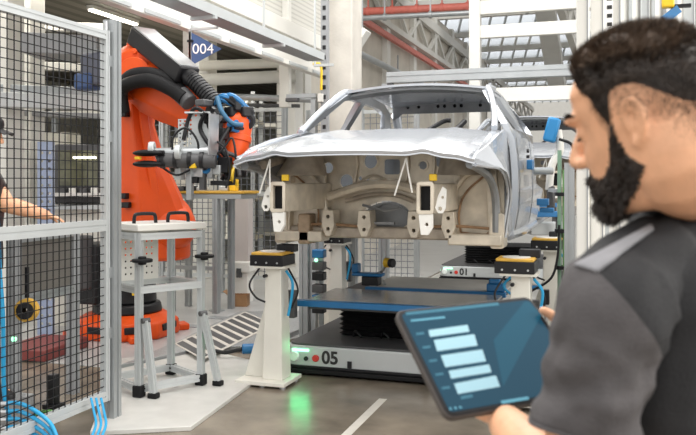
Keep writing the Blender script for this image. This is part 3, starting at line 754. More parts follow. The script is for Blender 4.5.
MB().prof((XF, Y0 - .022, .155), (XF, Y0 - .022, 2.60), .045).build('stile', M['alu_light'], fe)
MB().prof((XF, Y1 + .10, .0), (XF, Y1 + .10, 2.68), .085).build('post', M['alu'], fe)
MB().box((XF - .08, Y1 + .03, 0), (XF + .08, Y1 + .17, .012)).build('foot_plate', M['alu'], fe)
h = MB()
for z in (.6, 1.0, 1.9, 2.4): h.cbox((XF + .01, Y1 + .05, z), (.03, .03, .07))
h.build('hinge', M['alu'], fe)
MB().cyl((XF, Y1 + .03, 2.6), (XF, Y1 + .03, 2.66), .012, n=12).build('latch_pin', M['steel'], fe)

# far mesh fences behind the cell
def far_fence(x0, x1, y, z0, z1, label, n=2):
    t = thing('mesh_fence', label, 'fence', ((x0 + x1) / 2, y, 0), group=None)
    wd_ = (x1 - x0) / n
    for k in range(n):
        wire_panel(MB(), 'x', y, x0 + wd_ * k + .04, x0 + wd_ * (k + 1) - .04, z0, z1, .085, .0045).build('mesh_panel', M['grey_wire'], t, flat=True)
    for k in range(n + 1): MB().prof((x0 + wd_ * k, y, 0), (x0 + wd_ * k, y, z1 + .05), .07).build('post', M['alu'], t)
    for z in (z0, (z0 + z1) / 2, z1): MB().bar((x0, y, z), (x1, y, z), .04, .05).build('rail', M['alu_light'], t)
    return t
far_fence(-7.4, -4.45, 10.4, .25, 2.62, 'tall grey mesh fence behind the yellow topped fixture table', 3)
far_fence(-4.40, -2.75, 11.2, .2, 2.62, 'grey mesh fence seen through and under the silver car', 2)

# ------------------------------------------------------------------ orange robot
BX, BY = -4.92, 7.30
rb = thing('robot_arm', 'orange six axis robot arm with black dress pack and gripper', 'robot', (BX, BY, 0))
b = MB()
ring = lambda r0, z, n=8, ph=pi / 8: [Vector((BX + r0 * cos(2 * pi * k / n + ph), BY + r0 * sin(2 * pi * k / n + ph), z)) for k in range(n)]
b.loft([ring(.53, .006), ring(.55, .05), ring(.53, .17), ring(.40, .24)])
for k in range(4):
    a = pi / 4 + k * pi / 2
    b.cbox((BX + .54 * cos(a), BY + .54 * sin(a), .04), (.20, .20, .07), Matrix.Rotation(a, 3, 'Z').to_euler())
bs = b.build('base', M['orange'], rb, bevel=.015)
b = MB()
for k in range(8):
    a = pi / 8 + 2 * pi * (k + .5) / 8
    b.cbox((BX + .50 * cos(a), BY + .50 * sin(a), .115), (.03, .26, .07), Matrix.Rotation(a, 3, 'Z').to_euler())
b.build('base_recess', M['black'], bs, bevel=.01)
yl = at(130, 316, 7.0); MB().cbox((BX + .34, BY - .33, .52), (.12, .02, .12)).build('yellow_label', M['yellow_paint'], rb)
b = MB(); b.cyl((BX, BY, .24), (BX, BY, .34), .36, .34, 32); b.cyl((BX, BY, .34), (BX, BY, .92), .30, .28, 32); b.cbox((BX - .30, BY - .12, .65), (.30, .42, .62))
col = b.build('column', M['black'], rb, bevel=.02)
b = MB(); b.cyl((BX - .30, BY - .34, .5), (BX - .30, BY - .34, 1.05), .10, n=20); b.build('drive_motor', M['dark_grey'], rb, bevel=.02)
J1 = at(157, 226, 7.35); J2 = at(143, 78, 7.1)
fw_ = Vector((-SN, CS, 0)); rt_ = Vector((CS, SN, 0)); up_ = Vector((0, 0, 1))
# shoulder block with its round bearing
b = MB(); b.cyl(J1 + fw_ * -.05, J1 + fw_ * .22, .31, n=40); b.ball(J1 + fw_ * -.12 + rt_ * .16, (.22, .22, .22), 28, 16)
b.build('shoulder', M['orange'], rb, bevel=.03)
b = MB(); b.cyl((J1.x, J1.y, .90), (J1.x, J1.y, 1.2), .30, .30, 28); b.build('shoulder_base', M['orange'], rb, bevel=.03)
# link arm: chamfered tapering beam
def sect(c, wl, wr, t, ch):
    pts = [(-wl, -t + ch), (-wl + ch, -t), (-.25 * wl, -t - .45 * t), (wr - ch * .6, -t + .2 * ch), (wr, -t + ch), (wr, t - ch), (wr - ch, t), (-wl + ch, t), (-wl, t - ch)]
    return [c + rt_ * x + fw_ * y for x, y in pts]
b = MB()
L = [((160, 232), .36, .30, .16), ((155, 195), .33, .225, .16), ((150, 160), .27, .125, .14), ((144, 125), .215, .085, .13), ((142, 100), .19, .12, .14), ((142, 66), .17, .17, .14), ((142, 48), .10, .12, .10)]
b.loft([sect(at(px, py, 7.22), wl, wr, t, min(.09, t * .6)) for (px, py), wl, wr, t in L])
link = b.build('link_arm', M['orange'], rb, ang=25, bevel=.012)
b = MB()
b.loft([sect(at(px, py, 7.06), .03, .05, .02, .01) for px, py in ((157, 215), (150, 170), (143, 120), (141, 95))]); b.build('arm_rib', M['orange'], rb, ang=25)
for px, py in ((124, 114), (124, 196), (127, 205)): MB().cbox(at(px, py, 7.03), (.08, .08, .05)).build('cable_clip', M['black'], rb, bevel=.006)
# elbow casting
b = MB(); b.cyl(J2 + fw_ * -.26, J2 + fw_ * .26, .225, n=36); b.ball(J2 + rt_ * -.02 + up_ * .10, (.24, .24, .21), 24, 14)
b.cbox(J2 + rt_ * .02 + up_ * .25 + fw_ * -.02, (.22, .26, .12)); b.build('elbow', M['orange'], rb, bevel=.025)
b = MB(); b.cyl(J2 + fw_ * -.27, J2 + fw_ * -.30, .14, n=28)
for k in range(8): b.cyl(J2 + fw_ * -.26 + (rt_ * cos(k * pi / 4) + up_ * sin(k * pi / 4)) * .185, J2 + fw_ * -.285 + (rt_ * cos(k * pi / 4) + up_ * sin(k * pi / 4)) * .185, .018, n=8)
b.build('bearing_cap', M['orange'], rb, bevel=.006)
# forearm running forward to the wrist
A = at(150, 84, 7.0); Bq = at(204, 116, 6.65); Cq = at(233, 136, 6.35)
b = MB()
d = (Bq - A).normalized(); sx, sy = frame_of(d)
def oct_(c, w, h): return [c + sx * (w * cos(a)) * (1.08 if abs(cos(a)) < .8 else 1) + sy * (h * sin(a)) for a in [pi / 8 + k * pi / 4 for k in range(8)]]
b.loft([oct_(A - d * .12, .21, .21), oct_(A + d * .1, .25, .25), oct_(A.lerp(Bq, .45), .22, .24), oct_(A.lerp(Bq, .95), .17, .18), oct_(Bq + d * .05, .13, .13)])
b.build('forearm', M['orange'], rb, ang=25, bevel=.012)
b = MB(); b.cyl(Bq, Cq, .085, .08, 24); b.build('forearm_tube', M['dark_grey'], rb, bevel=.01)
b = MB(); W0, W1 = at(238, 124, 6.35), at(232, 166, 6.3); b.cyl(W0, W1, .115, .105, 32); b.ball(W0, .115, 24, 14)
wr = b.build('wrist', M['orange'], rb, bevel=.012)
b = MB(); b.ring(W0.lerp(W1, .35), W1 - W0, .10, .122, .05, 32); b.build('wrist_collar', M['orange'], wr, bevel=.006)
b = MB(); b.cyl(W1, W1 + (W1 - W0).normalized() * .06, .08, n=28); b.build('wrist_flange', M['steel'], wr, bevel=.006)
# dress pack box on the forearm
P0, P1 = at(140, 36, 7.0), at(188, 76, 6.55)
b = MB(); b.bar(P0, P1, .23, .16, w2=.20, h2=.145); db = b.build('dress_pack_box', M['black'], rb, bevel=.015)
dd = (P1 - P0).normalized(); qx, qy = frame_of(dd)
b = MB(); b.bar(P0 + qy * .083 + dd * .02, P1 + qy * .076 - dd * .02, .21, .012, w2=.18); b.build('box_lid', M['steel'], db)
b = MB(); b.tube([P1 - dd * .06, P1 + dd * .10, at(206, 93, 6.45), at(217, 105, 6.4)], .062, 14); hs = b.build('dress_hose', M['black'], rb)
b = MB()
hp = smooth_path([P1 + dd * .03, P1 + dd * .10, at(206, 93, 6.45), at(217, 105, 6.4)], 5)
for i in range(len(hp) - 1): b.ring(hp[i], hp[i + 1] - hp[i], .055, .070, .018, 16)
b.build('hose_rib', M['black'], hs)
for off in (0, .11):
    b = MB(); b.tube([at(123, 112, 6.85 - off), at(121, 92, 6.8 - off), at(130, 77 + off * 60, 6.72 - off), at(150, 74 + off * 60, 6.65 - off), at(170, 82 + off * 60, 6.6 - off), at(184, 94 + off * 40, 6.55 - off)], .058, 14)
    b.build('loop_hose', M['black_soft'], rb)
b = MB(); b.cyl(at(181, 94, 6.5), at(190, 103, 6.45), .075, .07, 18); b.build('hose_clamp', M['dark_grey'], rb, bevel=.008)
# cable bundle on the wrist
random.seed(3)
for k in range(6):
    b = MB(); q = lambda x, y, dd_: at(x + random.uniform(-5, 5), y + random.uniform(-4, 4), 6.3 + dd_)
    b.tube([at(216, 104, 6.38), q(226, 96, -.05), q(240, 104, -.02), q(248, 116, 0), q(243, 128, .0), q(232, 126, -.12)], random.choice((.016, .022, .026)), 8)
    b.build('dress_cable', M['black'] if k % 2 else M['blue'], rb)
b = MB(); b.tube([at(217, 97, 6.2), at(222, 112, 6.15), at(232, 123, 6.15), at(243, 125, 6.18)], .019, 10); b.build('blue_hose', mat('steel_blue_hose', (.03, .12, .22), .4), rb)
b = MB()
for px, py in ((238, 106), (246, 112), (232, 112), (222, 118), (213, 112)): b.cbox(at(px, py, 6.3), (.10, .09, .08), Matrix.Rotation(px, 3, 'Z').to_euler())
b.build('valve_block', M['black'], rb, bevel=.012)

for pts, m in ((((206, 112), (200, 128), (210, 146), (222, 160), (228, 178)), 'black'), (((214, 108), (208, 124), (216, 140), (210, 160)), 'black'), (((222, 116), (214, 132), (224, 150), (236, 158), (240, 176)), 'dark_grey'), (((228, 128), (220, 146), (230, 164), (222, 180)), 'black'), (((210, 118), (196, 108), (188, 118), (184, 140)), 'black'), (((236, 164), (232, 176), (238, 186)), 'yellow_paint'), (((218, 150), (214, 164), (206, 172), (196, 168)), 'blue')):
    MB().tube([at(x + random.uniform(-1, 1), y, 6.12 + random.uniform(-.05, .05)) for x, y in pts], .016, 8).build('dress_cable', M[m], rb)
for px, py, w, h, m in ((206, 118, .10, .10, 'black'), (212, 126, .08, .14, 'dark_grey'), (222, 134, .09, .09, 'black'), (219, 146, .06, .12, 'black'), (228, 176, .08, .06, 'black'), (204, 103, .12, .05, 'dark_grey'), (240, 172, .06, .08, 'black')):
    MB().cbox(at(px, py, 6.2), (w, .09, h), Matrix.Rotation(px * .7, 3, 'Z').to_euler()).build('valve_block', M[m], rb, bevel=.01)

# gripper: perforated plates, grey spindles, suction discs
gp = MB()
def pplate(p0, p1, d, nm, nx, ny, th=.012):
    a0, a1 = at(*p0, d), at(*p1, d); w = (a1 - a0).dot(rt_); h_ = (a1 - a0).z
    o_ = a0
    holes = [circ((i + .5) * w / nx, (j + .5) * h_ / ny, min(abs(w) / nx, abs(h_) / ny) * .25, 8) for i in range(nx) for j in range(ny) if i in (0, nx - 1) or j in (0, ny - 1)]
    return MB().plate([(0, 0), (w, 0), (w, h_), (0, h_)], holes, lambda a, c, t: o_ + rt_ * a + up_ * c + fw_ * t, th).build(nm, M['alu_light'], rb, bevel=.002)
pplate((188, 155), (214, 113), 6.15, 'gripper_plate', 5, 9)
pplate((178, 152), (187, 119), 6.25, 'gripper_bracket', 2, 8)
MB().bar(at(186, 113, 6.15), at(215, 113, 6.15), .12, .012).build('gripper_bracket', M['alu_light'], rb)
MB().bar(at(213, 155, 6.0), at(214, 114, 6.0), .14, .012, up=Vector((1, 0, 0))).build('gripper_bracket', M['steel'], rb)
b = MB(); b.cyl(at(158, 160, 6.05), at(216, 161, 6.05), .055, n=20); b.build('spindle_body', M['dark_grey'], rb, bevel=.006)
b = MB(); b.cyl(at(156, 154, 6.08), at(212, 152, 6.08), .045, n=20); b.build('spindle_body', M['alu'], rb, bevel=.006)
b = MB()
for px in (163, 176, 190, 202): b.ring(at(px, 160, 6.05), rt_, .05, .064, .03, 20)
b.build('spindle_ring', M['black'], rb)
for px, py in ((152, 149), (178, 152)): MB().ring(at(px, py, 6.0), rt_, .02, .055, .04, 20).build('spindle_cap', M['alu_light'], rb, bevel=.004)
for py, w in ((153, .10), (164, .10)):
    b = MB(); c = at(147, py, 6.0); b.ball(c, (.12, .06, .026), 20, 10); b.cyl(c, c + rt_ * .13, .02, n=12); b.build('suction_pad', M['black_soft'], rb)
b = MB(); b.cbox(at(138, 158, 5.98), (.04, .03, .02)); b.build('warning_tab', M['yellow_paint'], rb)
for px, y0_, y1_ in ((190, 156, 200), (203, 164, 190), (211, 160, 178)):
    MB().bar(at(px, y0_, 6.1), at(px, y1_, 6.1), .045, .045).build('gripper_leg', M['alu'] if px != 203 else M['dark_grey'], rb, bevel=.004)
for pts in (((172, 152), (174, 136), (186, 128), (197, 140), (199, 158)), ((205, 162), (222, 150), (232, 138), (236, 160), (234, 185)), ((215, 140), (226, 150), (230, 172), (226, 188)), ((160, 166), (176, 175), (190, 170))):
    MB().tube([at(x, y, 6.05) for x, y in pts], .009, 6).build('gripper_cable', M['black'], rb)
for px, py, w, h, m in ((199, 172, .10, .08, 'steel'), (217, 170, .09, .07, 'alu_light'), (225, 165, .09, .12, 'black'), (196, 180, .06, .05, 'black'), (222, 183, .16, .035, 'black'), (180, 172, .05, .12, 'alu_light')):
    MB().cbox(at(px, py, 6.12), (w, .08, h)).build('gripper_block', M[m], rb, bevel=.006)
MB().cbox(at(193, 165, 6.02), (.05, .03, .05)).build('yellow_sensor', M['yellow_paint'], rb, bevel=.004)

# ------------------------------------------------------------------ fixture table with yellow board behind the gripper
ft0 = at(213, 192, 10.0)
ft = thing('fixture_table', 'high fixture table with yellow board behind the gripper', 'table', (ft0.x, ft0.y, 0))
ty = ft0.z
MB().cbox((ft0.x, ft0.y, ty), (1.06, .5, .03)).build('board', M['yellow'], ft, bevel=.004)
MB().cbox((ft0.x, ft0.y, ty - .05), (1.0, .46, .06)).build('frame', M['alu'], ft, bevel=.004)
for dx, dy in ((-.46, -.2), (.15, -.2), (-.46, .2), (.15, .2)):
    MB().prof((ft0.x + dx, ft0.y + dy, 0), (ft0.x + dx, ft0.y + dy, ty - .08), .07).build('leg', M['alu'], ft)
MB().cbox((ft0.x - .15, ft0.y - .2, .55), (.58, .05, .05)).build('stretcher', M['alu'], ft)
for k, (px, py, w, h, m) in enumerate(((180, 186, .10, .05, 'dark_grey'), (190, 184, .14, .05, 'black'), (203, 185, .12, .04, 'alu_light'), (225, 187, .10, .05, 'steel'), (234, 184, .07, .12, 'yellow_paint'))):
    p_ = at(px, py, 9.9); MB().cbox((p_.x, p_.y, ty + .015 + h * .6), (w * 1.2, .1, h * 1.2)).build('locating_block', M[m], ft, bevel=.008)
p_ = at(242.5, 230, 10.75)
pp = thing('panel_column', 'pale pink grey column with a white base behind the left fender', 'column', (p_.x, p_.y, 0))
MB().box((p_.x - .12, p_.y - .08, .55), (p_.x + .12, p_.y + .08, 1.44)).build('cover', mat('pinkish_panel', (.60, .54, .52), .5, 0, .05, 4), pp, bevel=.008)
MB().box((p_.x - .16, p_.y - .12, .40), (p_.x + .16, p_.y + .12, .55)).build('collar', M['white'], pp, bevel=.02)
MB().box((p_.x - .12, p_.y - .09, .0), (p_.x + .12, p_.y + .09, .40)).build('plinth', M['white'], pp, bevel=.01)
MB().cbox((p_.x + .01, p_.y - .12, .40), (.06, .05, .12)).build('junction_box', M['dark_grey'], pp)
MB().cbox((p_.x, p_.y, 1.455), (.30, .26, .03)).build('yellow_board', M['yellow'], pp)
p_ = on_z(217, 311)
bo = thing('sensor_bollard', 'slim silver bollard with dark sensor head before the mesh fence', 'bollard', (p_.x, p_.y, 0))
MB().cyl(p_, p_ + up_ * 1.22, .045, n=24).build('tube', M['alu'], bo)
MB().cyl(p_, p_ + up_ * .015, .10, n=24).build('foot_flange', M['alu'], bo)
MB().cyl(p_ + up_ * 1.22, p_ + up_ * 1.27, .05, n=24).build('collar', M['steel'], bo, bevel=.004)
MB().cyl(p_ + up_ * 1.27, p_ + up_ * 1.35, .028, n=18).build('sensor_head', M['dark_grey'], bo, bevel=.006)
p_ = on_z(239, 306)
cb = thing('cardboard_box', 'open brown cardboard box on the floor behind the pedestal', 'box', (p_.x, p_.y, 0), .25)
b = MB(); w, d_, h = .24, .20, .15
for a0, a1 in (((-w / 2, -d_ / 2), (w / 2, -d_ / 2)), ((-w / 2, d_ / 2), (w / 2, d_ / 2)), ((-w / 2, -d_ / 2), (-w / 2, d_ / 2)), ((w / 2, -d_ / 2), (w / 2, d_ / 2))):
    b.bar((a0[0], a0[1], h / 2), (a1[0], a1[1], h / 2), .005, h)
b.cbox((0, 0, .012), (w, d_, .006)); b.build('carton', M['cardboard'], cb, world=False)
for s_ in (-1, 1): MB().bar((s_ * w / 2, 0, h), (s_ * (w / 2 + .07), 0, h + .05), d_, .004).build('flap', M['cardboard'], cb, world=False)

# ------------------------------------------------------------------ aluminium stand on the white floor plate
A0, B0, C0 = on_z(139, 397, .03), on_z(201, 385, .03), on_z(173, 374, .03)
ex = (B0 - A0); ex.z = 0; wx = ex.length; ex.normalize(); ey = Vector((-ex.y, ex.x, 0)); dy = (C0 - A0).dot(ey)
st = thing('profile_stand', 'tall aluminium profile stand with perforated panel on the white floor plate', 'stand', A0)
q = lambda a, c, z: A0 + ex * a + ey * c + up_ * z
ZT = 1.20
for a in (0, wx):
    for c in (0, dy): MB().prof(q(a, c, .0), q(a, c, ZT), .047).build('leg', M['alu_light'], st)
def rail(a0, a1, z, w=.05, nm='rail'): MB().prof(q(*a0, z), q(*a1, z), w).build(nm, M['alu_light'], st)
for z in (.06, .78, 1.17):
    rail((0, 0), (wx, 0), z); rail((0, dy), (wx, dy), z); rail((0, 0), (0, dy), z); rail((wx, 0), (wx, dy), z)
b = MB(); b.bar(q(-.03, dy / 2, ZT + .035), q(wx + .03, dy / 2, ZT + .035), dy + .07, .05); b.build('top_plate', M['offwhite'], st, bevel=.006)
for a in (.12, wx - .12):
    b = MB(); z_ = ZT + .06
    b.tube([q(a - .09, dy * .3, z_), q(a - .085, dy * .3, z_ + .05), q(a - .06, dy * .3, z_ + .07), q(a + .06, dy * .3, z_ + .07), q(a + .085, dy * .3, z_ + .05), q(a + .09, dy * .3, z_)], .014, 8, 3)
    b.build('handle', M['black'], st)
hol = [circ(.06 + .045 * i, .05 + .05 * j, .009, 8) for i in range(6) for j in range(8)]
b = MB(); b.plate([(0, 0), (.34, 0), (.34, .46), (0, .46)], hol, lambda a, c, t: q(.05 + a, dy - .03 + t, .80 + c), .008); b.build('perforated_panel', M['offwhite'], st)
for a, lean in ((.03, -1), (wx - .01, 1)):
    foot = q(a + .10 * (1 if lean > 0 else .35), -.10, .03); top = q(a, -.045, .56)
    MB().prof(foot, top, .045).build('brace', M['alu_light'], st)
    MB().cyl(top + ex * -.03, top + ex * .03, .02, n=12).build('brace_joint', M['dark_grey'], st)
    MB().cbox(foot + Vector((0, 0, -.01)), (.075, .06, .04)).build('rubber_foot', M['black_soft'], st, bevel=.008)
for a, c in ((0, 0), (wx, 0), (0, dy), (wx, dy)): MB().cbox(q(a, c, .045), (.075, .07, .085)).build('corner_foot', M['black_soft'], st, bevel=.008)
for a in (0, wx):
    b = MB(); c = q(a, -.05, 1.0); b.cyl(c - ex * .0 - up_ * .012, c + up_ * .012, .075, n=20); b.cyl(c - up_ * .03, c + up_ * .03, .03, n=12); b.build('clamp_knob', M['black_soft'], st, bevel=.006)
b = MB(); b.tube([q(.16, .06, .02), q(.24, .10, .06), q(.30, .06, .02), q(.38, .10, .015), q(.30, .16, .015)], .006, 6); b.build('loose_cable', mat('plum_cable', (.10, .03, .10), .5), st)

# tread plate walkway with striped mat, blue connector
wp = [on_z(*p) for p in ((120, 372), (205, 353), (262, 352), (318, 326), (300, 316), (240, 316), (178, 347))]
wk = thing('walkway_plate', 'low grey tread plate walkway in front of the striped mat', 'walkway', (wp[0].x, wp[0].y, 0))
MB().prism([(p.x, p.y) for p in wp], .006, .06).build('tread', M['tread'], wk, bevel=.004)
mp_ = [on_z(*p, .07) for p in ((174, 343), (203, 359), (275, 324), (245, 311))]
mt_ = thing('striped_mat', 'black and white hazard striped mat on the pale cell floor', 'mat', (mp_[0].x, mp_[0].y, 0))
MB().prism([(p.x, p.y) for p in mp_], .061, .066).build('mat', M['conc_light'], mt_)
b = MB()
for k in range(9):
    t0, t1 = (k + .14) / 9, (k + .74) / 9
    f = lambda t, s_: mp_[0].lerp(mp_[3], t).lerp(mp_[1].lerp(mp_[2], t), s_)
    pts = [f(t0, .06), f(t1, .06), f(clampf(t1 + .0), .94), f(clampf(t0 + .0), .94)]
    b.prism([(p.x, p.y) for p in pts], .066, .069)
b.build('stripe', M['dark_grey'], mt_)
for (px, py), lab in (((187, 326), 'small dark floor marker nearest the aluminium stand'), ((220, 318), 'small dark floor marker beyond the striped mat'), ((150, 312), 'small dark floor marker between stand and robot base')):
    p_ = on_z(px, py, .006); o_ = MB().cbox((p_.x, p_.y, .009), (.30, .16, .006)).build('floor_marker', M['grey']); tag(o_, lab, 'floor marker')
p_ = on_z(250, 361)
bc = thing('cable_connector', 'blue and black cable connector lying on the floor by the pedestal', 'connector', (p_.x, p_.y, .06), .5)
MB().cyl((-.07, 0, .05), (.07, 0, .05), .045, n=18).build('shell', M['blue'], bc, world=False, bevel=.01)
MB().cyl((.07, 0, .05), (.13, 0, .05), .035, n=18).build('plug', M['black'], bc, world=False, bevel=.006)
MB().tube([(-.07, 0, .05), (-.14, .03, .03), (-.22, .02, .02), (-.30, .10, .02)], .018, 8).build('cable', M['black'], bc, world=False)

# profile posts, valve cluster beneath the car
for px, d_, lab in ((305, 7.9, 'aluminium profile post under the car left of the rear pedestal'), (313, 8.4, 'aluminium profile post just behind the valve cluster'), (353, 9.0, 'aluminium post under the middle of the car'), (383, 9.6, 'dark aluminium post beside the yellow knob')):
    p_ = at(px, 200, d_)
    t = thing('profile_post', lab, 'post', (p_.x, p_.y, 0))
    MB().prof((p_.x, p_.y, .01), (p_.x, p_.y, 1.22), .09).build('profile', M['alu'], t); MB().cbox((p_.x, p_.y, .012), (.18, .18, .012)).build('foot_plate', M['alu'], t)
p_ = at(320, 262, 7.9)
vc = thing('valve_cluster', 'dark valve cluster with a green lamp on a post under the car', 'valve unit', (p_.x, p_.y, 0))
MB().box((p_.x - .02, p_.y + .02, 0), (p_.x + .02, p_.y + .06, 1.1)).build('post', M['alu'], vc)
for k, (dz, m) in enumerate(((.90, 'blue'), (.78, 'dark_grey'), (.68, 'black'), (.56, 'dark_grey'), (.46, 'blue'), (.36, 'black'))): MB().cbox((p_.x, p_.y - .02, dz), (.12, .10, .08)).build('valve', M[m], vc, bevel=.008)
MB().ball((p_.x - .01, p_.y - .08, .84), .018).build('lamp', M['led'], vc)

# ------------------------------------------------------------------ things inside the cell, seen through the fence
ws0 = at(43, 300, 5.75)
ws = thing('machine_stand', 'aluminium machine stand with grey panel right behind the fence', 'frame', (ws0.x, ws0.y, 0))
pL, pR = at(14, 300, 5.4), at(73, 300, 6.1)
for p_ in (pL, pR): MB().prof((p_.x, p_.y, 0), (p_.x, p_.y, 1.24), .07).build('post', M['grey'], ws)
for z in (1.22, .80): MB().prof((pL.x, pL.y, z), (pR.x, pR.y, z), .06).build('rail', M['alu'], ws)
MB().bar((pL.x, pL.y, 1.01), (pR.x, pR.y, 1.01), .02, .36).build('panel', mat('taupe_panel', (.15, .14, .125), .55, 0, .1, 4), ws)
b = MB()
for k in range(5):
    c = Vector((pL.x, pL.y, 1.24)).lerp(Vector((pR.x, pR.y, 1.24)), .1 + .2 * k); b.cbox(c, (.07, .07, .05))
b.build('top_fitting', M['alu_light'], ws, bevel=.006)
rp = at(27, 310, 5.25)
rl = thing('cable_reel', 'yellow and black cable reel hung on the machine stand', 'reel', rp)
MB().ring(rp, -fw_, .045, .075, .05, 24).build('coil', M['yellow'], rl); MB().ring(rp - fw_ * .035, -fw_, .02, .056, .010, 24).build('flange', M['black'], rl); MB().ring(rp + fw_ * .035, -fw_, .02, .056, .010, 24).build('flange', M['black'], rl)
MB().bar(rp + up_ * .08, rp + up_ * .28, .02).build('hanger', M['black'], rl)
o_ = MB().ball(at(14, 339, 5.365), .018).build('indicator_lamp', M['led']); tag(o_, 'small green indicator lamp low on the frame post', 'lamp')
pa1, pb1 = on_z(20, 345, .15), on_z(66, 331, .15)
o_ = MB().bar(pa1, pb1, .5, .10).build('red_platform', mat('dull_red', (.20, .04, .035), .5), bevel=.01); o_.location.z -= .09; tag(o_, 'dull red low platform beside the robot base', 'platform')
for k, x0 in enumerate((0,)):
    o_ = thing('blue_hose', ('blue hose hanging inside the fence at the picture edge',)[k], 'hose', at(x0, 300, 4.7 + k * .15))
    MB().tube([at(-2 + x0, 205, 4.7 + k * .15), at(-1 + x0, 260, 4.7 + k * .15), at(3 + x0, 320, 4.7 + k * .15), at(4 + x0, 390, 4.75 + k * .15), at(10 + x0, 420, 4.8)], .013, 10).build('hose', M['blue_hose'], o_)
for k in range(4):
    y_ = 406 + k * 8
    o_ = thing('blue_hose', ('topmost', 'second', 'third', 'lowest')[k] + ' of the blue hoses bundled at the fence foot', 'hose', on_z(30, 432), group=None)
    MB().tube([at(4, y_ - 2, 4.72), at(18, y_ - 3, 4.7), at(34, y_ + 4, 4.66), at(50, y_ + 17, 4.62), at(58, y_ + 34, 4.6)], .012, 10).build('hose', M['blue_hose'], o_)
    MB().cyl(at(0, y_ - 2, 4.72), at(7, y_ - 2, 4.72), .017, n=12).build('coupling', M['steel'], o_)
for k in range(3):
    o_ = tag(MB().tube([at(91 + k * 5, 398, 5.05), at(94 + k * 5, 412, 5.0), at(96 + k * 5, 424, 4.92), at(92 + k * 5, 436, 4.85), at(84 + k * 5, 452, 4.8)], .008, 8).build('air_line', M['blue_hose']), ('left', 'middle', 'right')[k] + ' one of three thin blue air lines below the corner post', 'hose')
o_ = tag(MB().tube([on_z(22, 424, .013), on_z(40, 412, .013), on_z(62, 411, .013), on_z(90, 402, .013)], .012, 8).build('green_cable', mat('green_cable', (.12, .35, .08), .5)), 'thin green cable on the floor inside the fence', 'cable')
p_ = on_z(54, 408)
t = thing('pneumatic_foot', 'black pneumatic foot block standing inside the fence', 'block', (p_.x, p_.y, 0))
MB().box((p_.x - .06, p_.y - .05, 0), (p_.x + .06, p_.y + .05, .03)).build('base', M['black'], t); MB().box((p_.x - .035, p_.y - .03, .03), (p_.x + .03, p_.y + .03, .24)).build('cylinder', M['black'], t, bevel=.008)

# bay behind the cell: columns, beams, racks, machines
def simple(name, label, cat, a, c, m, grp=None, bevel=.01):
    return tag(MB().box(a, c).build(name, m, bevel=bevel), label, cat, grp)
for px, d_, w, lab in ((6, 9.0, .28, 'first'), (29, 9.6, .26, 'second'), (205, 13.5, .3, 'third'), (290, 13.5, .34, 'fourth')):
    p_ = at(px, 182, d_); struct(MB().box((p_.x - w / 2, p_.y - w / 2, 0), (p_.x + w / 2, p_.y + w / 2, 4.6)).build('bay_column', M['offwhite'], bevel=.015))
g = lambda p, q_, d_: (at(*p, d_), at(*q_, d_))
a, c = g((30, 46), (104, 50), 8.2); o_ = tag(MB().bar(a, c, .5, .20).build('exhaust_duct', M['grey'], bevel=.01), 'dark grey exhaust duct high behind the fence mesh', 'duct')
t = thing('control_housing', 'dark blue grey control housing hanging behind the fence corner', 'control box', at(96, 75, 7.8))
MB().cbox(at(97, 70, 7.8), (.26, .2, .32)).build('housing', mat('slate', (.10, .11, .15), .5), t, bevel=.03); MB().cbox(at(88, 82, 7.8), (.2, .2, .16)).build('snout', M['sign_blue'], t, bevel=.03)
MB().bar(at(97, 50, 7.8), at(97, 60, 7.8), .06).build('hanger', M['grey'], t)
for k, (y_, d_, h, m, lab) in enumerate(((24, 10.5, .12, 'offwhite', 'white crossbeam highest behind the fence mesh'), (88, 8.8, .09, 'alu', 'lilac grey crossbeam just under the control housing'), (99, 8.5, .16, 'alu_light', 'broad pale crossbeam behind the fence mesh'), (112, 9.3, .06, 'grey', 'thin dark crossbeam below the broad pale one'), (64, 10, .10, 'roof_beam', 'bright crossbeam behind the control housing'))):
    a, c = at(-20, y_, d_), at(119, y_ + 5, d_ + .6); o_ = tag(MB().bar(a, c, .12, h).build('crossbeam', M[m], bevel=.008), lab, 'beam')
p_ = at(45.5, 175, 8.4)
t = thing('perforated_post', 'blue perforated upright behind the fence, left of the machine window', 'post', (p_.x, p_.y, 0))
hol = [circ(x, .12 + .085 * j, .018, 8) for x in (-.04, .04) for j in range(22)]
MB().plate([(-.085, 0), (.085, 0), (.085, 2.02), (-.085, 2.02)], hol, lambda a, c_, t_: Vector((p_.x, p_.y, 0)) + rt_ * a + up_ * c_ + fw_ * t_, .03).build('upright', mat('pale_blue_paint', (.30, .36, .50), .5), t)
p_ = at(78, 176, 8.9)
t = thing('machine_cabinet', 'machine with olive window and shelf behind the fence and worker arm', 'machine', (p_.x, p_.y, 0))
def lb(nm, dx0, dx1, z0, z1, dy0, dy1, m, **k):
    b = MB(); c_ = Vector((p_.x, p_.y, 0)) + rt_ * (dx0 + dx1) / 2 + fw_ * (dy0 + dy1) / 2 + up_ * (z0 + z1) / 2
    b.cbox(c_, (dx1 - dx0, dy1 - dy0, z1 - z0), Matrix.Rotation(YAW, 3, 'Z').to_euler()); return b.build(nm, m, t, **k)
lb('body', -.27, .27, .0, 1.30, 0, .5, M['cream'], bevel=.01)
lb('frame', -.27, .27, 1.36, 2.02, .02, .5, M['dark_grey'], bevel=.02)
lb('window', -.22, .22, 1.56, 1.95, .0, .03, mat('olive_glass', (.12, .12, .07), .2, 0, .4, 9))
lb('strip_light', -.05, .20, 1.86, 1.88, -.012, .0, M['lamp'])
lb('shelf', -.30, .32, 1.44, 1.48, -.15, .3, M['offwhite']); lb('shelf', -.30, .32, 1.30, 1.35, -.12, .3, M['alu_light'])
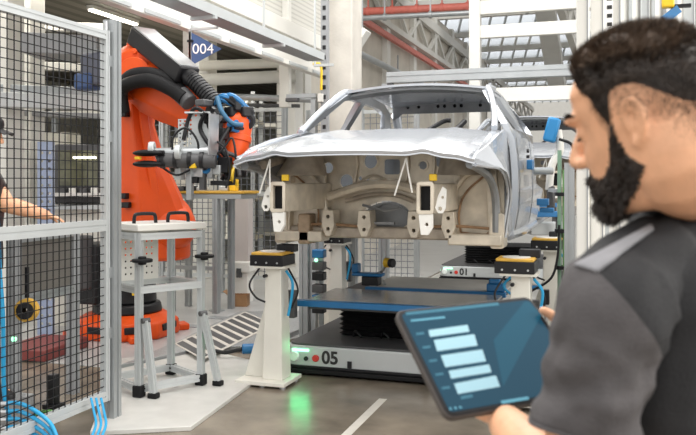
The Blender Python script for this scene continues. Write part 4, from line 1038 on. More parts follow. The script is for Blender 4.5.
for k in range(4): lb('knob_block', -.2 + k * .12, -.13 + k * .12, 1.48, 1.54, -.06, .0, M['offwhite' if k % 2 else 'dark_grey'])
# pallets of parts and shelving deeper in the bay
def rack(x, y, label, nlev=4):
    t = thing('storage_rack', label, 'rack', (x, y, 0), YAW * .6)
    for dx in (-.9, .9):
        for dy in (0, .7): MB().box((dx - .04, dy - .04, 0), (dx + .04, dy + .04, 3.4)).build('upright', M['alu'], t, world=False)
    for k in range(nlev):
        z = .45 + k * .78
        MB().box((-.94, -.04, z), (.94, .74, z + .07)).build('shelf', M['offwhite' if k % 2 else 'cream'], t, world=False)
        for j in range(3):
            if (j + k) % 4 != 3:
                MB().box((-.8 + j * .56, .05, z + .072), (-.34 + j * .56, .6, z + .36 + .06 * ((j * 7 + k * 3) % 4))).build('bin', M[('grey', 'conc_light', 'cream', 'dark_grey', 'offwhite')[(j * 2 + k) % 5]], t, world=False, bevel=.01)
    return t
for x, y, lab in ((-9.4, 9.2, 'white storage rack of bins behind the first bay column'), (-9.0, 12.0, 'storage rack of bins behind the machine with olive window'), (-7.8, 14.4, 'storage rack of bins behind the robot elbow'), (-6.6, 16.0, 'storage rack far behind the pennant sign'), (-12.0, 10.5, 'storage rack deepest at the left edge')):
    rack(x, y, lab)
# conduits running along the bay ceiling
for k, (x, z, r, lab) in enumerate(((-5.0, 4.2, .07, 'grey duct pipe nearest the mezzanine edge'), (-5.5, 4.35, .10, 'thicker grey duct pipe along the bay ceiling'), (-6.1, 4.1, .05, 'thin conduit along the bay ceiling'), (-6.7, 4.3, .12, 'broad pale duct along the bay ceiling'))):
    t = thing('ceiling_pipe', lab, 'pipe', (x, 7, z)); MB().cyl((x, 5.2, z), (x, 29, z), r, n=14).build('tube', M[('alu', 'grey', 'dark_grey', 'offwhite')[k]], t)
    hb = MB()
    for j in range(6): hb.bar((x, 6.5 + j * 4, z), (x, 6.5 + j * 4, 4.61), .03)
    hb.build('hanger', M['grey'], t)
# long horizontal pipes and beams seen between robot and pillar
for k, (p0, p1, d_, r, m, lab) in enumerate((((200, 66), (296, 62), 13.2, .08, 'cream', 'cream crossbeam just right of the pennant sign'), ((200, 80), (296, 76), 13.18, .10, 'roof_beam', 'broad white crossbeam under the cable tray'), ((205, 96), (325, 100), 10.9, .045, 'alu', 'grey pipe running above the mesh fence toward the pillar'), ((195, 104), (300, 106), 13.3, .03, 'dark_grey', 'thin dark pipe above the mesh fence'))):
    a, c = at(*p0, d_), at(*p1, d_)
    o_ = tag(MB().cyl(a, c, r, n=14).build('crossbeam' if r > .05 else 'pipe', M[m]), lab, 'beam' if r > .05 else 'pipe')
p_ = at(302, 100, 10.2)
t = thing('camera_bracket', 'grey square bracket with sensor left of the pillar above the fence', 'bracket', p_)
MB().cbox(p_ + up_ * .05, (.40, .08, .05)).build('arm', M['alu'], t); MB().box((p_.x + .13, p_.y - .03, 0), (p_.x + .19, p_.y + .03, p_.z)).build('post', M['alu'], t); MB().cbox(p_ + rt_ * .16 + up_ * -.08, (.07, .08, .30)).build('arm', M['alu'], t); MB().cbox(p_ + rt_ * -.12 + up_ * .0, (.16, .1, .05)).build('sensor', M['dark_grey'], t, bevel=.01)
p_ = at(320, 84, 10.1)
t = thing('yellow_conduit', 'yellow conduit with a white box beside the slotted channel', 'conduit', p_)
MB().tube([at(313, 64, 9.75), at(321, 66, 9.74), at(321.5, 90, 9.74)], .018, 8).build('tube', M['yellow_paint'], t); MB().cbox(at(321, 98, 9.74), (.07, .06, .10)).build('box', M['offwhite'], t, bevel=.006)

# ------------------------------------------------------------------ right side: clamp robot post, hose pole, enclosure posts
p_ = on_z(569, 300, 0); p_ = at(569.5, 182, 6.3)
t = thing('profile_post', 'grey aluminium profile post at the right, behind the man and his beard', 'post', (p_.x, p_.y, 0))
MB().prof((p_.x, p_.y, 0), (p_.x, p_.y, 1.75), .075).build('profile', M['alu'], t)
p_ = at(559.5, 182, 6.6)
t = thing('hose_pole', 'pale green pole with a black hose looped on it beside the car', 'pole', (p_.x, p_.y, 0))
MB().cyl((p_.x, p_.y, 0), (p_.x, p_.y, 1.86), .017, n=16).build('pole', mat('pale_green', (.22, .36, .26), .45), t)
MB().cyl((p_.x + .036, p_.y, 0), (p_.x + .034, p_.y, 1.7), .011, n=12).build('pole', mat('green_tube', (.16, .33, .12), .45), t)
MB().tube([(p_.x, p_.y - .04, 1.95), (p_.x + .10, p_.y - .05, 1.9), (p_.x + .12, p_.y - .05, 1.75), (p_.x + .05, p_.y - .04, 1.68)], .012, 8).build('hose_loop', M['black'], t)
MB().tube([(p_.x, p_.y - .04, 1.25), (p_.x - .01, p_.y - .06, 1.0), (p_.x - .06, p_.y - .08, .82), (p_.x - .20, p_.y - .1, .72), (p_.x - .25, p_.y - .1, .70)], .010, 8).build('hose', M['black'], t)
MB().tube([(p_.x - .25, p_.y - .1, .70), (p_.x - .34, p_.y - .1, .66), (p_.x - .44, p_.y - .1, .74), (p_.x - .36, p_.y - .1, .84)], .011, 8).build('hose', M['blue_hose'], t)
for z in (.9, 1.2, 1.5): MB().ring((p_.x + .02, p_.y, z), (0, 0, 1), .03, .06, .03, 16).build('pole_clip', M['black'], t)
p_ = at(552, 130, 7.2)
t = thing('clamp_arm', 'blue clamp on a white jointed arm beside the second car', 'clamp', (p_.x, p_.y, 0))
MB().cbox(p_, (.11, .14, .22), Matrix.Rotation(.25, 3, 'Y').to_euler()).build('clamp_head', mat('clamp_blue', (.02, .22, .50), .4), t, bevel=.02)
MB().tube([at(558, 130, 7.2), at(560, 150, 7.2), at(552, 165, 7.2), at(549, 190, 7.2)], .034, 12).build('arm', M['offwhite'], t)
MB().cyl(at(533, 171, 7.1), at(553, 171, 7.1), .032, n=16).build('cylinder', M['alu'], t, bevel=.006)
MB().cbox(at(551, 198, 7.2), (.07, .08, .22)).build('joint', M['dark_grey'], t, bevel=.02)
MB().bar(at(549, 190, 7.2), at(558, 191, 6.66), .03).build('mounting_arm', M['alu'], t)
MB().cbox(at(547, 210, 7.0), (.12, .08, .04)).build('blue_bracket', M['blue'], t, bevel=.008)
MB().cbox(at(543, 202, 7.0), (.10, .1, .06)).build('blue_bracket', M['blue'], t, bevel=.008)
for k, (p0, p1, d_, w, h, m, lab) in enumerate((((520, 214), (560, 214), 8.6, .12, .06, 'blue', 'blue crossbar behind the rear right pedestal'), ((528, 228), (560, 228), 8.9, .3, .13, 'alu_light', 'pale grey block unit under the blue crossbar'), ((520, 281), (562, 282), 8.45, .2, .05, 'pale_plate', 'white shelf bar under the hose pole'), ((520, 287), (562, 288), 8.2, .06, .035, 'blue', 'thin blue rail beneath the white shelf bar'), ((524, 205), (556, 205), 9.6, .1, .05, 'blue', 'far blue crossbar above the pale block unit'))):
    a, c = at(*p0, d_), at(*p1, d_)
    t = thing('support_bar', lab, 'bar', (a.x, a.y, 0)); MB().bar(a, c, w, h).build('bar', M[m], t, bevel=.006)
    MB().bar((c.x - .02, c.y, 0), (c.x - .02, c.y, c.z - h / 2), .05).build('leg', M['dark_grey'], t)
p_ = at(538, 276, 6.3)
t = thing('sensor_post', 'small black sensor on a steel stem just above the tablet corner', 'sensor', (p_.x - .0, p_.y, 0))
q_ = at(546, 297, 6.0); MB().cbox(q_, (.05, .05, .11)).build('head', M['black'], t, bevel=.006); MB().cyl((q_.x, q_.y, 0), (q_.x, q_.y, q_.z - .05), .014, n=10).build('stem', M['steel'], t)
# enclosure of white posts behind the man's head
for k, (x0, x1, d_, m, lab) in enumerate(((577, 589, 4.6, 'roof_beam', 'widest white enclosure post, left of the row behind the head'), (591, 604, 4.7, 'white', 'second white enclosure post behind the forehead'), (613, 621, 4.9, 'roof_beam', 'slim white enclosure post above the hair, beside the label strip'), (641, 649, 5.2, 'alu_light', 'grey enclosure post above the crown of the head'), (684, 694, 5.0, 'alu_light', 'enclosure post at the right edge'))):
    a, c = at(x0, 182, d_), at(x1, 182, d_); ce = (a + c) / 2; w = (c - a).length
    t = thing('enclosure_post', lab, 'post', (ce.x, ce.y, 0))
    MB().box((ce.x - w / 2, ce.y - .05, 0), (ce.x + w / 2, ce.y + .05, 3.4)).build('post', M[m], t, bevel=.006)
    MB().box((ce.x + w / 2 - .012, ce.y - .056, .1), (ce.x + w / 2 - .004, ce.y - .05, 3.3)).build('seam', M['grey'], t)
t = thing('slatted_screen', 'pale slatted screen of the enclosure behind the man', 'panel', at(640, 182, 5.6) - Vector((0, 0, EYE)))
a, c = at(604, 182, 5.5), at(760, 182, 5.9)
MB().bar((a.x, a.y, 1.5), (c.x, c.y, 1.5), .03, 3.0).build('panel', M['offwhite'], t)
for k in range(14):
    ce = a.lerp(c, .02 + .07 * k); MB().box((ce.x - .012, ce.y - .05, .05), (ce.x + .012, ce.y - .02, 3.0)).build('slat', M['grey' if k % 2 else 'alu_light'], t)
t = thing('label_strip', 'upright white strip with dark printed marks above the hair', 'label', at(609, 20, 4.7))
sc_ = at(609, 16, 4.7)
MB().cbox(sc_, (.045, .01, .34)).build('strip', M['print_white'], t)
b = MB()
for k in range(5): b.cbox(sc_ + Vector((.003, -.007, -.10 + k * .05)), (.028, .003, .022))
b.build('print', M['print_black'], t)
p_ = at(676, 6, 4.9)
t = thing('valve_fitting', 'yellow cap and blue bracket fitting at the top right corner', 'fitting', p_)
MB().cbox(at(668, 3, 4.8), (.07, .06, .06)).build('cap', M['yellow_paint'], t, bevel=.01); MB().bar(at(664, 20, 4.8), at(678, 9, 4.8), .04, .05).build('bracket', M['blue'], t); MB().cbox(at(682, 6, 4.8), (.10, .03, .02)).build('arm', M['black'], t)

# ------------------------------------------------------------------ people
def lerp_tab(tab, z):
    if z <= tab[0][0]: return tab[0][1:]
    for a, b in zip(tab, tab[1:]):
        if z <= b[0]:
            t = (z - a[0]) / (b[0] - a[0]); return tuple(x + (y - x) * t for x, y in zip(a[1:], b[1:]))
    return tab[-1][1:]
HEADTAB = [(-.122, .070, .020, .022), (-.114, .086, .006, .036), (-.10, .094, .012, .047), (-.08, .094, .030, .056), (-.055, .092, .056, .063), (-.03, .091, .080, .068),
           (0, .091, .096, .072), (.03, .096, .102, .0755), (.06, .092, .098, .073), (.085, .077, .084, .061), (.103, .052, .058, .042), (.112, .028, .032, .022), (.116, .008, .010, .006)]
def head_shapes(mb, MX):
    """head in its own frame: front -y, left +x, centre between the ears"""
    rings = []; n = 56; N = 46
    for i in range(N):
        t = i / (N - 1); z = -.122 + .238 * (.5 - .5 * cos(pi * t)) ; fr, bk, w = lerp_tab(HEADTAB, z)
        if z < -.06: bk = bk if bk > 0 else 0
        r = []
        for k in range(n):
            a = 2 * pi * k / n; ca, sa = cos(a), sin(a)
            e = .84; x = w * math.copysign(abs(ca) ** e, ca); y = (bk if sa > 0 else fr) * math.copysign(abs(sa) ** .92, sa)
            if y < 0 and z < .05: x *= 1 - .18 * (abs(y) / .095) ** 2
            if z < -.075 and y > 0: y *= .8
            if y < 0:
                y += .013 * math.exp(-((abs(x) - .033) / .016) ** 2 - ((z - .004) / .013) ** 2)
                y += .005 * math.exp(-(x / .03) ** 2 - ((z + .092) / .008) ** 2)
                y -= .006 * math.exp(-((abs(x) - .042) / .018) ** 2 - ((z + .03) / .016) ** 2)
            r.append(MX @ Vector((x, y, z)))
        rings.append(r)
    mb.loft(rings)
    R3 = MX.to_3x3(); s = MX.to_scale().x; R = R3.normalized() if False else MX.to_quaternion().to_matrix()
    def ball(c, r): mb.ball(MX @ Vector(c), [q * s for q in (r if hasattr(r, '__len__') else (r, r, r))], 14, 10, R)
    def tube(p, r): mb.tube([MX @ Vector(q) for q in p], r * s, 8, 5)
    for c, r in (((0, -.090, .014), .010), ((0, -.097, .002), .0105), ((0, -.104, -.010), .0115), ((0, -.110, -.022), .0125), ((0, -.114, -.032), .0135)): ball(c, r)
    for sx in (-1, 1):
        ball((sx * .013, -.102, -.037), (.010, .012, .009)); ball((sx * .031, -.086, .025), (.026, .013, .009)); ball((sx * .033, -.074, .003), (.015, .0125, .012))
        # ear: helix, inner fold, bowl, lobe, tragus
        E = lambda y, z, o=0: (sx * (.070 + .011 + .35 * max(0, .88 * y + .004) + o), .019 + .88 * y, .0 + .9 * z)
        tube([E(-.012, -.002, -.006), E(-.015, .016, -.004), E(-.004, .032), E(.012, .031), E(.022, .016), E(.020, -.004), E(.012, -.020), E(.002, -.031)], .0045)
        tube([E(-.001, .020), E(.009, .016), E(.011, .002), E(.006, -.012)], .0035)
        mb.ball(MX @ Vector(E(.004, .0, -.011)), (.0035 * s, .017 * s, .028 * s), 14, 10, R @ Matrix.Rotation(-sx * .32, 3, 'Z'))
        ball(E(-.002, -.030, -.001), (.005, .008, .009)); ball(E(-.014, -.006, -.006), (.005, .004, .006)); ball((sx * .072, .016, -.002), (.008, .010, .022))
    ball((0, -.092, -.068), (.021, .010, .0055)); ball((0, -.091, -.077), (.019, .010, .006)); ball((0, -.080, -.107), (.022, .016, .014))

def hand_shapes(mb, wrist, fdir, pnorm, thumb_side, s=1., curls=(.35, .35, .38, .42), tcurl=.3, spread=.06, tpath=None):
    """palm and five fingers: fdir to the fingertips, pnorm out of the palm, thumb_side the thumb's side"""
    f = Vector(fdir).normalized(); p = Vector(pnorm); p = (p - f * p.dot(f)).normalized(); t = Vector(thumb_side); t = (t - f * t.dot(f) - p * t.dot(p)).normalized()
    W_ = Vector(wrist)
    rings = []
    for d_, w, h, o in ((-.01, .027, .020, 0), (.02, .034, .019, .002), (.05, .041, .016, .003), (.085, .042, .013, .001), (.10, .038, .010, 0)):
        rings.append([W_ + f * d_ * s + t * (w * cos(a) + o) * s + p * h * s * sin(a) for a in [2 * pi * k / 16 for k in range(16)]])
    mb.loft(rings); mb.ball(W_ + (f * .035 + t * .025 + p * .008) * s, (.018 * s,) * 3, 12, 8)
    for k, (off, L, c) in enumerate(((.030, .075, curls[0]), (.010, .083, curls[1]), (-.010, .078, curls[2]), (-.030, .062, curls[3]))):
        b = W_ + (f * (.082 if k else .080) + t * off) * s; d_ = (f + t * off * spread * 30).normalized(); pts = [b]; q = b
        for j, fr in enumerate((.12, .42, .28, .20)):
            if j: d_ = (d_ * cos(c) + p * sin(c)).normalized()
            q = q + d_ * L * fr * s; pts.append(q)
        mb.tube(pts, .009 * s, 10, 3, lambda u: (.0098 - .0028 * u) * s); mb.ball(pts[-1], .0070 * s, 10, 8)
    if tpath:
        mb.tube(tpath, .01 * s, 10, 3, lambda u: (.0125 - .0038 * u) * s); mb.ball(tpath[-1], .0088 * s, 10, 8); return
    b = W_ + (f * .025 + t * .030 + p * .006) * s; d_ = (f * .62 + t * .75 + p * .25).normalized(); pts = [b]; q = b
    for j, L in enumerate((.035, .032, .026)):
        q = q + d_ * L * s; pts.append(q); d_ = (d_ + (f * .5 + p * .5) * tcurl).normalized()
    mb.tube(pts, .011 * s, 10, 3, lambda u: (.0125 - .0038 * u) * s); mb.ball(pts[-1], .0085 * s, 10, 8)

def limb(mb, a, b, r0, r1, bulge=0.):
    a, b = Vector(a), Vector(b)
    mb.tube([a.lerp(b, t / 6) for t in range(7)], r0, 16, 0, lambda u: r0 + (r1 - r0) * u + bulge * sin(pi * u)); mb.ball(a, r0, 14, 10); mb.ball(b, r1, 14, 10)
def ell(c, ax, ay, w, dpt, n=28, e=.9):
    return [c + ax * w * math.copysign(abs(cos(a)) ** e, cos(a)) + ay * dpt * math.copysign(abs(sin(a)) ** e, sin(a)) for a in [2 * pi * k / n for k in range(n)]]
TORSO = [(.86, .165, .115, .0), (.98, .165, .115, .0), (1.08, .152, .105, -.005), (1.18, .160, .112, -.01), (1.30, .182, .122, -.005), (1.40, .192, .120, .008), (1.455, .170, .098, .018), (1.50, .112, .074, .024), (1.535, .072, .064, .022), (1.56, .060, .060, .015)]
def torso_rings(grow, zmin=.80, zmax=1.6, lean=0., scale=1.):
    out = []
    zs = [z for z in [.86 + .0175 * k for k in range(41)] if zmin <= z <= zmax]
    for z in zs:
        w, d_, yo = lerp_tab(TORSO, z)
        out.append(ell(Vector((0, yo + lean * (z - .9), z)) * 1.0, Vector((1, 0, 0)), Vector((0, 1, 0)), w + grow, d_ + grow))
    return out
def remesh(o, vox, sm=4, fac=.5):
    r = o.modifiers.new('r', 'REMESH'); r.mode = 'VOXEL'; r.voxel_size = vox; r.use_smooth_shade = True
    s = o.modifiers.new('s', 'SMOOTH'); s.factor = fac; s.iterations = sm
    bake(o); o.data.shade_smooth(); return o
def hair_part(name, body, HM, m, inside, thick, parent, nstrand, slen, flow, seed=1, wide=.0011, head_r=.17, shell=.25):
    """shell lifted off the scalp where inside(p)>0 (head frame) plus fine strands"""
    rnd = random.Random(seed); me = body.data; inv = HM.inverted(); R = HM.to_quaternion().to_matrix()
    co = [v.co.copy() for v in me.vertices]; loc = [None] * len(co); wt = [0.] * len(co)
    for i, p in enumerate(co):
        q = inv @ p
        if q.length < head_r: loc[i] = q; wt[i] = inside(q)
    mb = MB(); mp = {}
    faces = [p for p in me.polygons if all(wt[i] > shell for i in p.vertices)]
    nrm = [v.normal.copy() for v in me.vertices]
    vs = []; fs = []
    for p in faces:
        idx = []
        for i in p.vertices:
            if i not in mp:
                mp[i] = len(vs); q = loc[i]
                h = thick(q) * sst((wt[i] - shell) / abs(1 - shell)) * (.92 + .22 * noise.noise(q * 60) + .10 * noise.noise(q * 200))
                vs.append(co[i] + nrm[i] * (h - .0006))
            idx.append(mp[i])
        fs.append(tuple(idx))
    mb.add(vs, fs)
    cand = [p for p in me.polygons if all(loc[i] is not None and wt[i] > .02 for i in p.vertices)]
    cum = []; tot = 0
    for p in cand: tot += p.area * sum(wt[i] for i in p.vertices) / len(p.vertices); cum.append(tot)
    import bisect
    for _ in range(nstrand):
        k = min(bisect.bisect(cum, rnd.random() * tot), len(cand) - 1); p = cand[k]
        a = sum((co[i] * w_ for i, w_ in zip(p.vertices, [rnd.random() + .05] * len(p.vertices))), Vector()) / 1
        ws = [rnd.random() + .02 for _ in p.vertices]; sw = sum(ws); a = sum((co[i] * (w_ / sw) for i, w_ in zip(p.vertices, ws)), Vector())
        q = inv @ a; wv = inside(q); n_ = p.normal
        fl = (R @ Vector(flow(q))); fl = (fl - n_ * fl.dot(n_))
        L = slen(q) * (.6 + .8 * rnd.random()) * (.35 + .65 * wv)
        base = a + n_ * (thick(q) * sst((wv - shell) / abs(1 - shell)) * .7)
        tip = base + (n_ * .55 + fl * .8 + Vector((rnd.uniform(-1, 1), rnd.uniform(-1, 1), rnd.uniform(-1, 1))) * .12).normalized() * L
        sd = (tip - base).cross(Vector((rnd.uniform(-1, 1), rnd.uniform(-1, 1), rnd.uniform(-1, 1)))).normalized() * wide
        mb.add([base - sd, base + sd, tip], [(0, 1, 2)])
    return mb.build(name, m, parent, world=False, ang=80)

# ---- the man with the tablet
face = Vector((-.80, .60, 0)).normalized()
face = (rt_ * -.80 + fw_ * .60).normalized()
PHI = atan2(face.x, -face.y)
NB = at(694, 194, 1.13)                    # base of the neck
MAN_S = 1.0
man_loc = Vector((NB.x, NB.y, 0)) - Matrix.Rotation(PHI, 3, 'Z') @ Vector((0, .02, 0))
man = thing('person', 'bearded man in a black and grey polo shirt reading a tablet in the foreground', 'person', man_loc, PHI)
ML = root_matrix(man); MI = ML.inverted()
dz = NB.z - 1.545                           # lift of this taller man over the table above
lo_ = lambda px, py, d_: MI @ at(px, py, d_)
def up(r): return [[p + Vector((0, 0, dz)) for p in q] for q in r]
HC = lo_(645, 121, 1.03)
pitch, roll, yawh = .20, .12, radians(-115) - PHI
HM = Matrix.Translation(HC) @ Matrix.Rotation(yawh, 4, 'Z') @ Matrix.Rotation(roll, 4, 'Y') @ Matrix.Rotation(pitch, 4, 'X') @ Matrix.Scale(.92, 4)
shL = Vector((.185, .01, 1.435 + dz)); shR = Vector((-.185, .0, 1.435 + dz))
shL = lo_(612, 304, .98)
elL = lo_(574, 505, .97); wrL = lo_(507, 424, 1.24)
elR = Vector((-.24, -.10, 1.17 + dz)); 
# tablet pose
TL, TR, BL = at(394, 311, 1.34), at(530, 296, 1.459), at(446, 419, 1.197)
tx = (TR - TL).normalized(); ty = (TL - BL); ty = (ty - tx * ty.dot(tx)).normalized(); tn = tx.cross(ty); TW, TH = .28, .21
wrR = MI @ (TR + tx * .085 - ty * .115 - tn * .04)
body = MB()
head_shapes(body, HM)
nb = Vector((0, .022, 1.545 + dz)); hn = HM @ Vector((0, .035, -.07))
body.tube([nb - Vector((0, 0, .06)), nb, nb.lerp(hn, .5) + Vector((0, .008, 0)), hn, HM @ Vector((0, .03, -.02))], .06, 24, 5, lambda u: .070 - .012 * sin(pi * min(1, u * 1.1)))
body.loft(up(torso_rings(-.012, .86, 1.56)))
limb(body, shL, elL, .054, .042, .004); limb(body, elL, wrL, .043, .029, .006)
limb(body, shR, elR, .054, .042, .004); limb(body, elR, wrR, .043, .029, .006)
inv3 = MI.to_3x3()
lt_x, lt_y, lt_n = inv3 @ tx, inv3 @ ty, inv3 @ tn
hdirL = ((MI @ (at(492, 372, 1.36) - tn * .03)) - wrL).normalized()
hb_ = wrL + hdirL * .015
hand_shapes(body, hb_, hdirL, lt_n, -lt_x, 1.0, (.05, .05, .05, .05), .1, .06, [hb_ + hdirL * .02 - lt_x * .025, hb_ + hdirL * .055 - lt_x * .040 - lt_n * .008, hb_ + hdirL * .085 - lt_x * .045 - lt_n * .012, hb_ + hdirL * .105 - lt_x * .045 - lt_n * .012])
hdirR = (lt_y * .8 - lt_x * .55)
TH0 = [TR + tx * .055 - ty * .10 - tn * .03, TR + tx * .030 - ty * .075 - tn * .010, TR + tx * .010 - ty * .058 + tn * .010, TR - tx * .004 - ty * .044 + tn * .012]
hand_shapes(body, wrR, -lt_x * .95 + lt_y * .10, lt_n, lt_y, .95, (.02, .02, .02, .02), .9, .06, [MI @ p for p in TH0])
for s_ in (-1, 1):
    hip = Vector((s_ * .09, 0, .90 + dz)); kn = Vector((s_ * .10, -.02, .50 + dz * .6)); an = Vector((s_ * .10, .02, .09))
    limb(body, hip, kn, .085, .058, .006); limb(body, kn, an, .058, .040, .008); limb(body, an + Vector((0, 0, -.035)), an + Vector((s_ * .01, -.15, -.055)), .036, .03)
bo_ = body.build('body', M['skin'], man, world=False)
remesh(bo_, .0042, 3)

# hair, beard, brows
def smooth_in(v, w=.012): return clampf(.5 + v / w)
def hair_in(q):
    x, y, z = abs(q.x), q.y, q.z
    # lower limit of the hair over the head's length
    lim = lerp_tab([(-.11, .098), (-.085, .092), (-.070, .083), (-.058, .066), (-.044, .040), (-.032, .012), (-.026, .0), (-.016, -.02), (-.006, .030), (.012, .040), (.030, .034), (.042, .022), (.06, .008), (.085, -.012), (.11, -.020)], y)[0]
    if y < -.062: lim = max(lim, .080 + .12 * max(0, x - .035))
    return smooth_in(z - lim - .004, .022 if y < -.045 else .042)
def hair_thick(q):
    up_ = clampf((q.z - .045) / .05)
    return .0010 + .015 * up_ ** 1.1
hair = hair_part('hair', bo_, HM, M['hair'], hair_in, hair_thick, man, 16000, lambda q: .002 + .010 * clampf((q.z - .05) / .05), lambda q: (0, .35 if q.z > .07 else .3, -.5 if q.z < .06 else .1), 2, shell=.6)
hair_part('hair_fade', bo_, HM, M['hair'], lambda q: clampf(hair_in(q + Vector((0, 0, .024 if q.y > -.0 else .004)))) * (1 if q.y > -.04 else 0), lambda q: .0008, man, 26000, lambda q: .0028, lambda q: (0, .3, -.6), 9, .0005, shell=2.)
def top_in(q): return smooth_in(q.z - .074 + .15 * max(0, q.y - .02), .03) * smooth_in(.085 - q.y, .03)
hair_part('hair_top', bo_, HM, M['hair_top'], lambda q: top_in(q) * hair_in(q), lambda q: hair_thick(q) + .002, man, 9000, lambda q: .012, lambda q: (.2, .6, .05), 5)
def beard_in(q):
    x, y, z = abs(q.x), q.y, q.z
    if y > .034 or z > -.005: 
        if not (-.034 < y < -.006 and z < .012): return 0.
    up_l = lerp_tab([(-.13, -.050), (-.095, -.050), (-.082, -.060), (-.066, -.068), (-.05, -.062), (-.034, -.044), (-.024, -.014), (-.018, .004), (-.012, .004), (-.006, -.040), (.012, -.056), (.03, -.07)], y)[0]
    low = lerp_tab([(-.13, -.142), (-.06, -.122), (-.02, -.094), (.0, -.078), (.020, -.058)], y)[0]
    v = min(up_l - z, z - low) 
    lip = math.exp(-(x / .022) ** 2 - ((z + .073) / .006) ** 2) if y < -.07 else 0
    return clampf(smooth_in(v, .014) - lip)
hair_part('beard', bo_, HM, M['hair'], beard_in, lambda q: .003 + .004 * clampf((-q.z - .05) / .05) * clampf((.02 - q.y) / .06), man, 9000, lambda q: .005 + .006 * clampf((-q.z - .06) / .05), lambda q: (0, -.25, -.9), 3)
def brow_in(q):
    x, z = abs(q.x), q.z
    return clampf(1.2 - abs(z - (.027 + .15 * (.035 - abs(x - .035)) - .0)) / .0032) * (1 if .014 < x < .054 and q.y < -.05 else 0)
hair_part('eyebrow', bo_, HM, M['hair'], brow_in, lambda q: .0012, man, 500, lambda q: .006, lambda q: (1 if q.x > 0 else -1, .3, .1), 4)
lash = MB()
for sx in (-1, 1): lash.tube([HM @ Vector((sx * (.033 + .014 * c), -.074 - .0125 * sqrt(max(.05, 1 - c * c)), -.003 - .002 * (1 - c * c))) for c in (-1, -.5, 0, .5, 1)], .0013, 6, 4)
lash.build('eyelash', M['hair'], man, world=False)

# polo shirt: body, sleeves, collar, shoulder stripe
sh = MB()
sh.loft(up(torso_rings(.012, .86, 1.54)))
for S, E_ in ((shL, elL), (shR, elR)):
    sgn = 1 if S.x > 0 else -1
    sh.tube([Vector((sgn * .05, .018, 1.47 + dz)), Vector((sgn * .12, .014, 1.455 + dz)), S + Vector((-sgn * .02, 0, .0))], .06, 18, 5, lambda u: .062 - .008 * u)
shirt = sh.build('polo_shirt', M['polo'], man, world=False)
remesh(shirt, .007, 8)
def wrinkle(o, amp, sc, seed=0):
    for v in o.data.vertices:
        p = v.co * sc + Vector((seed, seed * 2, 0))
        v.co += v.normal * amp * (noise.noise(p) + .5 * noise.noise(p * 2.1))
wrinkle(shirt, .006, 9)
sleeves = []
for S, E_, nm in ((shL, elL, 1), (shR, elR, 2)):
    b = MB(); d_ = (E_ - S); Lh = d_.length; d_.normalize(); ax, ay = frame_of(d_); rings = []
    inw = (Vector((0, 0, S.z)) - S).normalized()
    sgn = 1 if S.x > 0 else -1
    path = smooth_path([Vector((sgn * .105, .016, 1.462 + dz)), S + Vector((-sgn * .040, .004, .012)), S + Vector((0, 0, -.012)), S + d_ * Lh * .24, S + d_ * Lh * .44, S + d_ * Lh * .64], 7)
    m_ = len(path); ax = None
    for k in range(m_):
        t = k / (m_ - 1); dr = (path[min(k + 1, m_ - 1)] - path[max(k - 1, 0)]).normalized()
        if ax is None: ax, ay = frame_of(dr, Vector((0, 1, 0)))
        else: ax = (ax - dr * ax.dot(dr)).normalized(); ay = dr.cross(ax)
        r = lerp_tab([(0, .060), (.15, .067), (.3, .071), (.5, .066), (.75, .062), (1, .064)], t)[0]
        rg = []
        for j in range(40):
            a = 2 * pi * j / 40; rr = r + .0045 * sin(3 * a + 9 * t) * t + .006 * noise.noise(Vector((cos(a) * 1.6, sin(a) * 1.6, t * 5 + nm * 7))) + .0045 * sin(t * 24 + 3 * sin(a * 1 + .5)) * sst((t - .35) * 2) + .006 * noise.noise(Vector((cos(a) * 3, sin(a) * 3, t * 12 + nm)))
            rg.append(path[k] + (ax * cos(a) + ay * sin(a)) * rr)
        rings.append(rg)
    b.loft(rings, cap=False)
    sl_ = b.build('sleeve', [M['sleeve'], M['polo']], man, world=False, ang=70); sleeves.append(sl_)
    if nm == 1: sa, sb_ = lo_(590, 262, .95), lo_(668, 365, .95); sv = (MI.to_3x3() @ fw_)
    else: sa, sb_, sv = S + Vector((-.04, 0, .07)), S + Vector((.06, .05, -.06)), Vector((.3, 1, 0))
    sn = (sb_ - sa).cross(sv).normalized()
    if sn.dot(Vector((0, 0, 1.5 + dz)) - sa) < 0: sn = -sn
    bmx = bmesh.new(); bmx.from_mesh(sl_.data)
    bmesh.ops.bisect_plane(bmx, geom=bmx.verts[:] + bmx.edges[:] + bmx.faces[:], plane_co=sa, plane_no=sn, dist=1e-5)
    for fc in bmx.faces:                   # the black yoke panel above the armhole seam
        if (fc.calc_center_median() - sa).dot(sn) > 0: fc.material_index = 1
    bmx.to_mesh(sl_.data); bmx.free()
    so = sl_.modifiers.new('t', 'SOLIDIFY'); so.thickness = .003
    hem = MB(); hem.tube([rings[-1][j % 40] for j in range(41)], .0028, 6, 0); hem.build('hem', M['sleeve'], sl_, world=False)
# collar: folded band round the neck
cb_ = MB(); n = 40
def nk(a, r, z): return Vector((r * cos(a) * 1.08, .022 + r * sin(a) * .98 + .010, z + dz + .012 + .030 * sin(a)))
rr_ = [(.076, 1.520), (.071, 1.552), (.070, 1.572), (.074, 1.578), (.082, 1.566), (.094, 1.538), (.100, 1.520), (.096, 1.518), (.086, 1.535), (.078, 1.548)]
cb_.loft([[nk(2 * pi * k / n, r, z) for k in range(n)] for r, z in rr_], cap=False)
cl_ = cb_.build('collar', M['polo'], man, world=False, ang=60)
